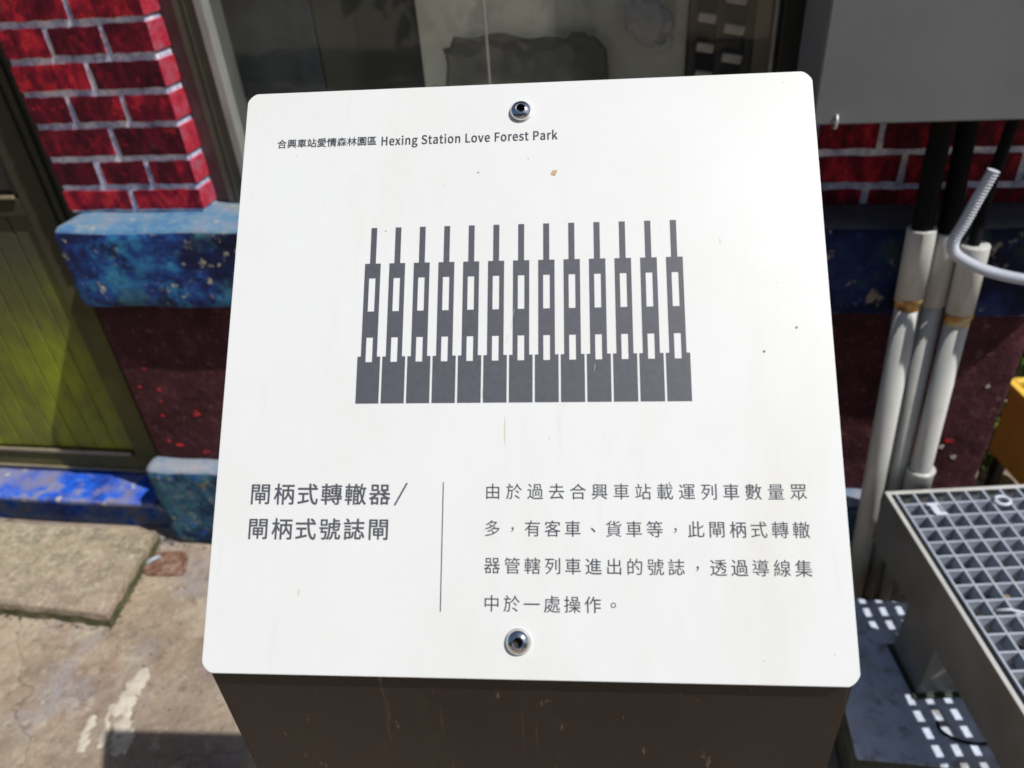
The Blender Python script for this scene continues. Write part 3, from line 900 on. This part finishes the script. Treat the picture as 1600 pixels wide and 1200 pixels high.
# dark ring of cable on the base
bm = new()
pts = [Vector((.655 + math.cos(a) * .055, .895 + math.sin(a) * .030, .1245)) for a in [math.pi * (0.9 + 1.15 * k / 20) for k in range(21)]]
tube(bm, pts, .0028, 8)
thing_mesh('black_cord', bm, M['cable'], 'thin black cord curled on the concrete base by the leg', 'cord', (.62, .88, .12), smooth=True)

# ================================================================== DOORSTEP SLAB, RUSTY COVER, MORTAR SMEAR
bm = new()
n_ = 26
edge = []
A_, B_, C_, D_ = Vector((-2.15, 1.322)), Vector((-1.326, 1.330)), Vector((-1.293, 1.045)), Vector((-2.05, 1.062))
for p, q in ((A_, B_), (B_, C_), (C_, D_), (D_, A_)):
    for k in range(n_):
        v = p.lerp(q, k / n_)
        o_ = noise.noise_vector(Vector((v.x * 14, v.y * 14, 0))) * .0035
        edge.append((v.x + o_.x, v.y + o_.y))
top = [bm.verts.new((x_, y_, .049 + .0018 * noise.noise(Vector((x_ * 20, y_ * 20, 5))))) for x_, y_ in edge]
cx, cy = sum(e[0] for e in edge) / len(edge), sum(e[1] for e in edge) / len(edge)
sh = [bm.verts.new((x_ + (1 if x_ > cx else -1) * .0025, y_ + (.0025 if y_ > cy else -.0025), .044)) for x_, y_ in edge]
bot = [bm.verts.new((x_ + (1 if x_ > cx else -1) * .004, y_ + (.003 if y_ > cy else -.004) + .012 * noise.noise(Vector((x_ * 22, y_ * 22, 9))), -.004)) for x_, y_ in edge]
bm.faces.new(top)
mid_ = [bm.verts.new(((a.co.x + b.co.x) / 2, (a.co.y + b.co.y) / 2, .026 + .006 * noise.noise(Vector((a.co.x * 30, a.co.y * 30, 2))))) for a, b in zip(sh, bot)]
k = len(edge)
for i in range(k):
    bm.faces.new((sh[i], sh[(i + 1) % k], mid_[(i + 1) % k], mid_[i])).material_index = 0
    bm.faces.new((top[i], top[(i + 1) % k], sh[(i + 1) % k], sh[i])).material_index = 0
    bm.faces.new((mid_[i], mid_[(i + 1) % k], bot[(i + 1) % k], bot[i])).material_index = 1
thing_mesh('doorstep_slab', bm, None, 'sandy concrete doorstep slab with a mossy front edge below the blue threshold', 'slab', (-1.7, 1.19, 0), mats=[M['slab'], M['slab_edge']])

bm = new()
qs = [Vector((-1.338, 1.282, 0)), Vector((-1.222, 1.300, 0)), Vector((-1.188, 1.222, 0)), Vector((-1.300, 1.212, 0))]
loop = []
for a in range(4):
    p0, p1, p2 = qs[a - 1], qs[a], qs[(a + 1) % 4]
    for t_ in (0, .25, .5, .75, 1):
        u0, u2 = p1.lerp(p0, .22), p1.lerp(p2, .22)
        loop.append(u0.lerp(p1, t_).lerp(p1.lerp(u2, t_), t_))
loop = loop + [loop[0]]
tube(bm, [l + Vector((0, 0, .003)) for l in loop], .0055, 8)
IR = thing_mesh('iron_cover', bm, M['rusty_iron'], 'small rusty square iron cover set in the ground beside the slab', 'cover', (-1.26, 1.255, 0), smooth=True)
bm = new()
prism(bm, [(q.x * .93 + -1.262 * .07, q.y * .93 + 1.254 * .07, .0008) for q in qs], (0, 0, 1), .0022)
obj('cover_plate', bm, M['rusty_iron'], IR)
bm = new()
tube(bm, [(-1.318, 1.243, .006), (-1.302, 1.262, .009), (-1.290, 1.276, .007)], .006, 8)
obj('handle', bm, M['steel'], IR, smooth=True)


def blob(path, seed, h=.0022):
    """flat irregular smear following a centre line of (x, y, halfwidth)"""
    bm = new()
    L1, L2 = [], []
    n_ = 46
    for k in range(n_ + 1):
        t_ = k / n_ * (len(path) - 1)
        i_ = min(int(t_), len(path) - 2)
        f_ = t_ - i_
        f_ = f_ * f_ * (3 - 2 * f_)
        a, b = path[i_], path[i_ + 1]
        x_, y_, w_ = (a[j] + (b[j] - a[j]) * f_ for j in range(3))
        dx, dy = b[0] - a[0], b[1] - a[1]
        l_ = math.hypot(dx, dy)
        nx_, ny_ = -dy / l_, dx / l_
        wa = max(.0008, w_ * (1 + .55 * noise.noise(Vector((k * .22, seed, 0))) + .4 * noise.noise(Vector((k * .6, seed, 2)))))
        wb = max(.0008, w_ * (1 + .55 * noise.noise(Vector((k * .22, seed + 9, 0))) + .4 * noise.noise(Vector((k * .6, seed, 7)))))
        L1.append((x_ + nx_ * wa, y_ + ny_ * wa)); L2.append((x_ - nx_ * wb, y_ - ny_ * wb))
    cols = []
    for (a, b) in zip(L1, L2):
        m_ = ((a[0] + b[0]) / 2, (a[1] + b[1]) / 2)
        cols.append([bm.verts.new((*a, .0006)), bm.verts.new((a[0] * .7 + m_[0] * .3, a[1] * .7 + m_[1] * .3, h)), bm.verts.new((*m_, h * 1.2)),
                     bm.verts.new((b[0] * .7 + m_[0] * .3, b[1] * .7 + m_[1] * .3, h)), bm.verts.new((*b, .0006))])
    for p, q in zip(cols, cols[1:]):
        for j in range(4): bm.faces.new((p[j], p[j + 1], q[j + 1], q[j]))
    return bm


bm = blob([(-1.132, .935, .008), (-1.128, .900, .022), (-1.130, .865, .020), (-1.128, .845, .024), (-1.145, .815, .018)], 2.2)
MS = thing_mesh('mortar_smear', bm, M['smear'], 'pale dried mortar streak running down the ground left of the sign', 'mortar', (-1.14, .86, 0), smooth=True)
bm = blob([(-1.122, .845, .008), (-1.105, .815, .010), (-1.105, .790, .017), (-1.085, .770, .024), (-1.075, .745, .022), (-1.09, .728, .006)], 5.1)
obj('smear_branch', bm, M['smear'], MS, smooth=True)
bm = blob([(-1.150, .835, .006), (-1.152, .805, .004), (-1.135, .785, .005), (-1.128, .760, .010), (-1.12, .735, .006)], 8.4)
obj('smear_branch', bm, M['smear'], MS, smooth=True)
bm = blob([(-1.186, .806, .006), (-1.180, .790, .012), (-1.178, .765, .009), (-1.165, .745, .012), (-1.160, .722, .006)], 11.4)
obj('smear_branch', bm, M['smear'], MS, smooth=True)

bm = new()
for k in range(420):
    while True:
        x_, y_ = R.uniform(-2.1, -.75), R.uniform(.6, 1.36)
        if noise.noise(Vector((x_ * 4, y_ * 4, 1))) > R.uniform(-.5, .35): break
    on = -2.05 < x_ < -1.31 and 1.06 < y_ < 1.32
    if on and R.random() < .6: continue
    g = bmesh.ops.create_icosphere(bm, subdivisions=1, radius=R.choice([.0012, .0016, .002, .0028, .004]))
    sc = Vector((R.uniform(.7, 1.5), R.uniform(.7, 1.5), R.uniform(.3, .6)))
    for v in g['verts']: v.co = Vector((v.co.x * sc.x + x_, v.co.y * sc.y + y_, v.co.z * sc.z + (.0505 if on else .001)))
o = thing_mesh('grit', bm, M['grit'], 'fine loose grit scattered over the concrete ground left of the sign', 'grit', (-1.4, 1.0, 0))
o['kind'] = 'stuff'

def dirt_strip(name, path, wd, label, loc):
    bm = new()
    for k in range(150):
        t_ = R.random() * (len(path) - 1)
        i_ = min(int(t_), len(path) - 2)
        p = Vector(path[i_]).lerp(Vector(path[i_ + 1]), t_ - i_) + Vector((R.gauss(0, wd), R.gauss(0, wd), 0))
        g = bmesh.ops.create_icosphere(bm, subdivisions=1, radius=R.uniform(.0008, .0028))
        sx_, sy_ = R.uniform(.7, 1.8), R.uniform(.7, 1.8)
        for v in g['verts']: v.co = Vector((v.co.x * sx_ + p.x, v.co.y * sy_ + p.y, v.co.z * .45 + p.z))
    o = thing_mesh(name, bm, M['soil'], label, 'dirt', loc)
    o['kind'] = 'stuff'


dirt_strip('dirt', [(-1.65, 1.052, .001), (-1.29, 1.034, .001), (-1.315, 1.33, .001)], .006, 'dark crumbs of dirt and moss lying along the foot of the doorstep slab', (-1.3, 1.04, 0))
dirt_strip('dirt', [(-1.33, 1.355, .001), (-1.28, 1.325, .001), (-0.8, 1.322, .001)], .008, 'dark crumbs of dirt lying along the foot of the teal wall base', (-1.1, 1.325, 0))

# ================================================================== YELLOW PLANTER, SHRUBS BEYOND THE CORNER
YP = empty('yellow_planter', (1.08, 1.47, 0), 'golden yellow plastic planter standing past the wall corner', 'planter')
TY = Matrix.Translation((0.935, 1.655, 0)) @ Matrix.Rotation(math.radians(9), 4, 'Z')


def ybox(name, *a, m='yellow', bev=.004):
    bm = new()
    box(bm, *a, T=TY, bev=bev)
    return obj(name, bm, M[m], YP)


ybox('trough_side', 0, .006, -.36, 0, .20, .395)
ybox('trough_side', .294, .30, -.36, 0, .20, .395)
ybox('trough_end', .0065, .2935, -.006, 0, .20, .395)
ybox('trough_end', .0065, .2935, -.36, -.354, .20, .395)
ybox('trough_floor', .0065, .2935, -.353, -.0065, .20, .206, bev=.001)
ybox('rim', -.014, .0055, -.375, .015, .396, .416)
ybox('rim', .2945, .314, -.375, .015, .396, .416)
ybox('rim', .006, .294, -.005, .015, .396, .416)
ybox('rim', .006, .294, -.375, -.355, .396, .416)
ybox('soil', .007, .293, -.352, -.007, .207, .36, m='soil', bev=.002)
for a, b in ((.02, -.03), (.27, -.03), (.02, -.33), (.27, -.33)):
    ybox('leg', a - .012, a + .012, b - .012, b + .012, 0, .199, m='black', bev=.002)


def leaves(bm, cx_, cy_, cz_, rx, ry, rz, n_, size, droop=.0):
    for _ in range(n_):
        while True:
            p = Vector((R.uniform(-1, 1), R.uniform(-1, 1), R.uniform(-1, 1)))
            if p.length < 1 and noise.noise(p * 2.4 + Vector((cx_ * 9, 0, 0))) > -.22: break
        c = Vector((cx_ + p.x * rx, cy_ + p.y * ry, cz_ + p.z * rz))
        d = (p + Vector((R.uniform(-.6, .6), R.uniform(-.6, .6), R.uniform(-.3, .8)))).normalized()
        s = d.cross(Vector((R.uniform(-1, 1), R.uniform(-1, 1), R.uniform(-1, 1)))).normalized()
        l_ = size * R.uniform(.7, 1.3)
        a = bm.verts.new(c)
        b1 = bm.verts.new(c + d * l_ * .5 + s * l_ * .28)
        b2 = bm.verts.new(c + d * l_ * .5 - s * l_ * .28)
        e = bm.verts.new(c + d * l_ + Vector((0, 0, -droop * l_)))
        mid = bm.verts.new(c + d * l_ * .5 + Vector((0, 0, -.06 * l_)))
        bm.faces.new((a, b1, mid)); bm.faces.new((b1, e, mid)); bm.faces.new((e, b2, mid)); bm.faces.new((b2, a, mid))


def shrub(cx_, cy_, r, h, n_, size, label, leafm='leaf'):
    E_ = empty('shrub', (cx_, cy_, 0), label, 'shrub', None)
    bm = new()
    for k in range(9):
        a = k * 2.4
        top = (cx_ + math.cos(a) * r * .7, cy_ + math.sin(a) * r * .7, h * R.uniform(.6, .9))
        tube(bm, [(cx_, cy_, 0), (cx_ + math.cos(a) * r * .25, cy_ + math.sin(a) * r * .25, h * .35), top], [.012, .008, .003], 6)
    obj('stem', bm, M['rack'], E_)
    bm = new()
    leaves(bm, cx_, cy_, h * .55, r, r, h * .5, n_, size)
    o = obj('foliage', bm, M[leafm], E_)
    o['kind'] = 'stuff'
    return E_


shrub(1.42, 2.35, .40, .85, 2600, .05, 'dense dark green shrub behind the yellow planter')
shrub(1.95, 2.00, .42, .95, 1800, .05, 'dark green shrub farther right beyond the yellow planter')
shrub(1.20, 1.98, .20, .62, 1500, .035, 'light green leafy shrub just past the corner above the yellow planter', 'lime_leaf')
# small potted tuft on the ground between the wall corner and the planter
TP = empty('potted_tuft', (0.985, 1.665, 0.0), 'small lime green tuft in a pale stone pot beneath the yellow planter', 'potted plant')
bm = new()
lathe(bm, [(.030, 0), (.036, .05), (.044, .085), (.047, .09), (.042, .092), (.036, .075)], Matrix.Translation((.985, 1.655, 0)), 28)
rough_up(bm, .002, 40)
obj('pot', bm, M['white_stone'], TP, smooth=True)
bm = new()
leaves(bm, .955, 1.70, .155, .045, .035, .065, 260, .026, .3)
obj('foliage', bm, M['lime_leaf'], TP)['kind'] = 'stuff'
bm = new()
for k in range(7):
    a = k * .9
    tube(bm, [(.985, 1.655, .07), (.975 + .02 * math.cos(a), 1.675 + .02 * math.sin(a), .12), (.96 + .03 * math.cos(a), 1.69 + .03 * math.sin(a), .18)], [.003, .002, .001], 5)
obj('stem', bm, M['tan'], TP)

# added unseen leaf mass behind the viewer, darkens bolt reflections and low sky fill
bm = new()
for k in range(60):
    leaves(bm, -12 + k * .42, -6.0 + R.uniform(-.6, .6), R.uniform(1.2, 5.2), 1.0, .8, 1.3, 170, .34)
o = obj('woodland', bm, M['leaf'])
o['kind'] = 'stuff'

# ================================================================== THE SIGN
W = 0.37
TL = Vector((0, 0, 1.5)) + Vector((-.699, 1.324, -.281)) * W
ea = Vector((.9963, .0840, -.0136)).normalized()
eb = Vector((.057, -.708, -.704))
eb = (eb - ea * eb.dot(ea)).normalized()
en = eb.cross(ea).normalized()
if en.z < 0: en = -en
SG = empty('information_sign', (TL.x + .19, TL.y - .13, 0), 'white information board with lever pictogram and Chinese text on a dark brown lectern post', 'sign')


def pt(u, v, h=0.0):
    """u, v in percent of the board width, from its top left corner"""
    return TL + ea * (u * W / 100) + eb * (v * W / 100) + en * h


# post: side profile extruded along the board's width
fh = Vector((-ea.y, ea.x, 0)).normalized()     # horizontal, away from the camera
ins = 0.0016
pL = pt(0, 0) + ea * ins
topf = pt(0, 99.7, -.0052)
topb = pt(0, 1.0, -.0052)
eh = Vector((ea.x, ea.y, 0)).normalized()
side = [Vector(topf), Vector(topb), Vector((topb.x, topb.y, 0.0)), Vector((topf.x, topf.y, 0.0))]
bm = new()
a0 = [s + eh * ins for s in side]
prism(bm, a0, eh, W - 2 * ins)
bmesh.ops.bevel(bm, geom=bm.edges[:], offset=.0012, segments=2, affect='EDGES')
obj('post', bm, M['post'], SG)
# mounting spacer between post and board
bm = new()
prism(bm, [pt(3, 3, -.0051), pt(97, 3, -.0051), pt(97, 98.0, -.0051), pt(3, 98.0, -.0051)], en, .0025)
obj('spacer', bm, M['black'], SG)
# board plate with clipped, slightly rounded corners
bm = new()
c1, c2 = 1.75, 0.55
out = []
for (ux, uy, sx, sy) in ((0, 0, 1, 1), (100, 0, -1, 1), (100, 100, -1, -1), (0, 100, 1, -1)):
    A1, A2 = (ux, uy + sy * c1), (ux + sx * c1, uy)
    K = (ux + sx * c1 * .30, uy + sy * c1 * .30)
    arc = []
    for t_ in [i / 7 for i in range(8)]:
        x_ = (1 - t_) ** 2 * A1[0] + 2 * t_ * (1 - t_) * K[0] + t_ ** 2 * A2[0]
        y_ = (1 - t_) ** 2 * A1[1] + 2 * t_ * (1 - t_) * K[1] + t_ ** 2 * A2[1]
        arc.append((x_, y_))
    if sx * sy < 0: arc.reverse()
    out += arc
prism(bm, [pt(u, v, -.0025) for u, v in out], en, .0025)
es = [e for e in bm.edges if abs((e.verts[0].co - pt(0, 0)).dot(en)) < 1e-5 and abs((e.verts[1].co - pt(0, 0)).dot(en)) < 1e-5]
bmesh.ops.bevel(bm, geom=es, offset=.0003, segments=2, affect='EDGES')
Rm = Matrix((ea, -eb, en)).transposed().to_4x4()
ctr = pt(50, 50)
BP = obj('board', bm, M['white_metal'], SG, 'white enamelled square face')
# textures follow the board's own axes
me = BP.data
me.transform(Matrix.Translation(ctr).inverted() @ Matrix.Translation(wloc(SG)))
me.transform(Rm.inverted())
BPM = Matrix.Translation(ctr - wloc(SG)) @ Rm
BP.matrix_local = BPM
BPI = BPM.inverted()

PRINT_H = 0.00012


def flat(name, polys, m, label=None):
    """flat print: polygons in percent coordinates, with optional holes as quads pieces"""
    bm = new()
    for poly in polys:
        bm.faces.new([bm.verts.new(pt(u, v, PRINT_H)) for u, v in poly])
    for f in bm.faces:
        f.normal_update()
        if f.normal.dot(en) < 0: f.normal_flip()
    me = bpy.data.meshes.new(name)
    org = wloc(SG)
    bmesh.ops.translate(bm, verts=bm.verts[:], vec=-org)
    bm.to_mesh(me); bm.free()
    me.materials.append(m)
    o = bpy.data.objects.new(name, me)
    COL.objects.link(o)
    o.parent = BP
    o.matrix_local = BPI
    if label: o['label'] = label
    return o


def rect(u0, u1, v0, v1): return [(u0, v0), (u1, v0), (u1, v1), (u0, v1)]


# pictogram: thirteen levers
for k in range(13):
    o = 22.65 + k * 4.2425
    polys = [rect(o + 1.42, o + 2.44, 26.65, 33.15),                                   # handle
             rect(o + .57, o + 3.31, 33.15, 35.80),
             rect(o + .57, o + 1.40, 35.80, 41.66), rect(o + 2.50, o + 3.31, 35.80, 41.66),
             rect(o + .57, o + 3.31, 41.66, 46.23),
             rect(o + .57, o + 1.40, 46.23, 49.50), rect(o + 2.50, o + 3.31, 46.23, 49.50),
             rect(o, o + 1.40, 49.50, 50.44), rect(o + 2.50, o + 3.88, 49.50, 50.44),
             rect(o, o + 3.88, 50.44, 57.46)]
    flat('lever_pictogram', polys, M['ink_slate'])
flat('divider_line', [rect(37.59, 37.75, 70.33, 90.26)], M['ink_text'])

# ---- lettering
FONT = None
try:
    import os
    FONT = bpy.data.fonts.load(os.path.join(bpy.utils.resource_path('LOCAL'), 'datafiles', 'fonts', 'Noto Sans CJK Regular.woff2'))
except Exception:
    FONT = None
_cache = {}
KS = 1.0


def glyphs(text, off):
    key = (text, off)
    if key in _cache: return _cache[key]
    c = bpy.data.curves.new('t', 'FONT')
    c.body = text
    if FONT: c.font = FONT
    c.offset = off / KS
    c.space_character = 1.0 + (.045 if len(text) > 1 else 0)
    c.resolution_u = 5
    c.size = 1.0
    o = bpy.data.objects.new('t', c)
    COL.objects.link(o)
    dg = bpy.context.evaluated_depsgraph_get()
    me = bpy.data.meshes.new_from_object(o.evaluated_get(dg))
    vs = [(v.co.x * KS, v.co.y * KS) for v in me.vertices]
    fs = [tuple(p.vertices) for p in me.polygons]
    bpy.data.objects.remove(o)
    bpy.data.curves.remove(c)
    bpy.data.meshes.remove(me)
    _cache[key] = (vs, fs)
    return vs, fs


def lettering(name, items, m, label=None):
    """items: (text, mode, u, v, sx, sy, offset); mode 'c' centres ink boxes on u, v; 'b' puts the baseline start at u, v"""
    V, F = [], []
    lay = 0
    per = max(1, len(items))
    for text, mode, u, v, sx, sy, off in items:
        vs, fs = glyphs(text, off)
        if not vs: continue
        if mode == 'c':
            x0, x1 = min(p[0] for p in vs), max(p[0] for p in vs)
            y0, y1 = min(p[1] for p in vs), max(p[1] for p in vs)
            cx_, cy_ = (x0 + x1) / 2, (y0 + y1) / 2
            if x1 - x0 > .5 and y1 - y0 > .5:      # keep big glyphs on a common line
                cy_ = cy_ * .4 + .355 * .6
        elif mode == 'w':
            cx_, cy_ = min(p[0] for p in vs), 0
            sx = sx / (max(p[0] for p in vs) - cx_)
        else:
            cx_, cy_ = min(p[0] for p in vs), 0
        n0 = len(V)
        lay += 1
        V += [pt(u + (p[0] - cx_) * sx, v - (p[1] - cy_) * sy, PRINT_H + (lay % 7) * 1.5e-5 + (lay * 4 // per) * 4e-6) - wloc(SG) for p in vs]
        F += [tuple(i + n0 for i in f) for f in fs]
    me = bpy.data.meshes.new(name)
    me.from_pydata(V, [], F)
    me.update()
    me.materials.append(m)
    o = bpy.data.objects.new(name, me)
    COL.objects.link(o)
    o.parent = BP
    o.matrix_local = BPI
    if label: o['label'] = label
    return o


_v, _f = glyphs('國', 0.0)
KS = 0.836 / (max(p[0] for p in _v) - min(p[0] for p in _v))
_cache.clear()
it = [(c, 'c', 7.02 + i * 1.826, 10.18, 1.82, 1.82, 0.0) for i, c in enumerate('合興車站愛情森林園區')]
it = [(a, b, u_ + du, v_ + dv, sx_, sy_, of_) for (du, dv) in ((-.028, -.022), (.028, .022)) for (a, b, u_, v_, sx_, sy_, of_) in it]
for du, dv in ((-.045, -.03), (.045, -.03), (-.045, .03), (.045, .03)): it.append(('Hexing Station Love Forest Park', 'w', 25.2 + du, 11.12 + dv, 31.05, 2.26, 0.0))
lettering('heading_text', it, M['ink_text'], 'small bilingual park heading')
BOLD = [(-.042, -.036), (.042, -.036), (-.042, .036), (.042, .036)]
lettering('title_text', [(c, 'c', 7.62 + i * 3.955 + du, 72.32 + dv, 3.64, 3.60, 0.0) for i, c in enumerate('閘柄式轉轍器') for du, dv in BOLD], M['ink_slate'], 'bold first title line')
flat('title_slash', [[(31.62, 70.45), (31.95, 70.45), (30.03, 74.0), (29.70, 74.0)]], M['ink_slate'])
lettering('title_text', [(c, 'c', 7.62 + i * 3.955 + du, 77.86 + dv, 3.64, 3.60, 0.0) for i, c in enumerate('閘柄式號誌閘') for du, dv in BOLD], M['ink_slate'], 'bold second title line')
for text, v, p in (('由於過去合興車站載運列車數量眾', 71.80, 3.378), ('多，有客車、貨車等，此閘柄式轉轍', 77.55, 3.157),
                   ('器管轄列車進出的號誌，透過導線集', 83.25, 3.153), ('中於一處操作。', 88.95, 3.112)):
    its = []
    for i, c in enumerate(text):
        s = 2.68
        if c in '，': s = 2.2
        vv = v + (.15 if c in '，、' else 0)
        its.append((c, 'c', 45.65 + i * p, vv, s, s, 0.0))
    lettering('body_text', its, M['ink_text'])

# ---- stains and specks on the face (small real flecks)
def fleck(u, v, r, m, seed, n_=11, st=1.0):
    return [(u + math.cos(2 * math.pi * k / n_) * r * (1 + .45 * noise.noise(Vector((k * 1.3, seed, 0)))),
             v + math.sin(2 * math.pi * k / n_) * r * st * (1 + .45 * noise.noise(Vector((k * 1.3, seed, 4))))) for k in range(n_)]


M['ochre'] = mat('ochre lichen', [(0.35, (0.60, 0.50, 0.36)), (0.5, (0.55, 0.33, 0.12)), (0.6, (0.12, 0.07, 0.03))], scale=900, rough=0.8)
M['speck'] = mat('brown speck', [(0.4, (0.20, 0.13, 0.06)), (0.6, (0.40, 0.30, 0.18))], scale=600, rough=0.8)
flat('lichen_spot', [fleck(55.6, 17.5, .48, 0, 1.0), fleck(56.0, 17.1, .20, 0, 6.0)], M['ochre'], 'ochre lichen spot')
sp = [fleck(42.5, 16.9, .16, 0, 2), fleck(89.1, 49.5, .20, 0, 3), fleck(94.4, 45.6, .22, 0, 4), fleck(51.2, 14.7, .10, 0, 5), fleck(36.5, 19.1, .08, 0, 5.5),
      fleck(26.6, 27.3, .12, 0, 6.5), fleck(73.4, 70.4, .12, 0, 7)]
for k in range(34):
    sp.append(fleck(R.uniform(2, 98), R.uniform(2, 98), R.choice([.04, .05, .07]), 0, k + 20.5, 7))
o = flat('dirt_specks', sp, M['speck'])
o['kind'] = 'stuff'
M['faint'] = mat('faint tan drip', [(0.5, (0.66, 0.55, 0.44))], rough=0.6)
flat('drip_mark', [fleck(14.95, 87.6, .15, 0, 2.6, 11, 3.6), fleck(47.5, 62.0, .10, 0, 5.6, 11, 22)], M['faint'])
M['scratch'] = mat('bare scratch', [(0.5, (0.55, 0.55, 0.53))], rough=0.5)
sc_ = []
for (u0, v0, u1, v1) in ((48.9, 41.7, 48.6, 43.2), (48.6, 43.6, 48.3, 45.0), (48.0, 46.0, 47.6, 47.4), (43.8, 55.0, 43.8, 56.6), (83.0, 30.2, 83.1, 31.0), (62.1, 51.2, 62.0, 52.4)):
    sc_.append([(u0, v0), (u0 + .07, v0), (u1 + .05, v1), (u1, v1)])
bm = new()
for poly in sc_: bm.faces.new([bm.verts.new(pt(u, v, PRINT_H * 2)) for u, v in poly])
obj('scratches', bm, M['scratch'], BP)
o = COL.objects[-1] if False else bpy.data.objects['scratches']
o.matrix_local = BPI
o.data.transform(Matrix.Translation(wloc(BP)))
o.data.transform(Matrix.Translation(-wloc(SG)))
o['kind'] = 'stuff'

# ---- bolts
def bolt(u, v):
    c = pt(u, v)
    T = Matrix.Translation(c) @ Rm @ Matrix.Rotation(R.uniform(0, 1), 4, 'Z')
    bm = new()
    lathe(bm, [(.0075, .0), (.0075, .0005), (.0073, .0007), (.0060, .0007)], T)
    ws = obj('washer', bm, M['washer'], SG, smooth=False)
    bm = new()
    prof = [(.0068, .0007), (.0068, .0012)]
    for k in range(1, 9):
        a = math.radians(10 + k * 7.2)
        prof.append((.0069 * math.cos(a) * 1.02, .0009 + .0042 * math.sin(a)))
    zt = prof[-1][1]
    prof += [(.0033, zt + .00015), (.0031, zt), (.0029, zt - .0006), (.0029, zt - .0034), (.0010, zt - .0038)]
    n_ = len(prof)
    lathe(bm, prof, T, 60, shape={n_ - 3, n_ - 2, n_ - 4})
    Ti = T.inverted()
    for f in bm.faces:
        q = Ti @ f.calc_center_median()
        if q.z < zt - .0009 and math.hypot(q.x, q.y) < .0032: f.material_index = 1
    o = obj('bolt', bm, None, SG, smooth=True, mats=[M['chrome'], M['socket_dark']])
    try:
        o.data.set_sharp_from_angle(angle=math.radians(32))
    except Exception:
        pass


bolt(49.9, 5.62)
bolt(49.8, 94.5)
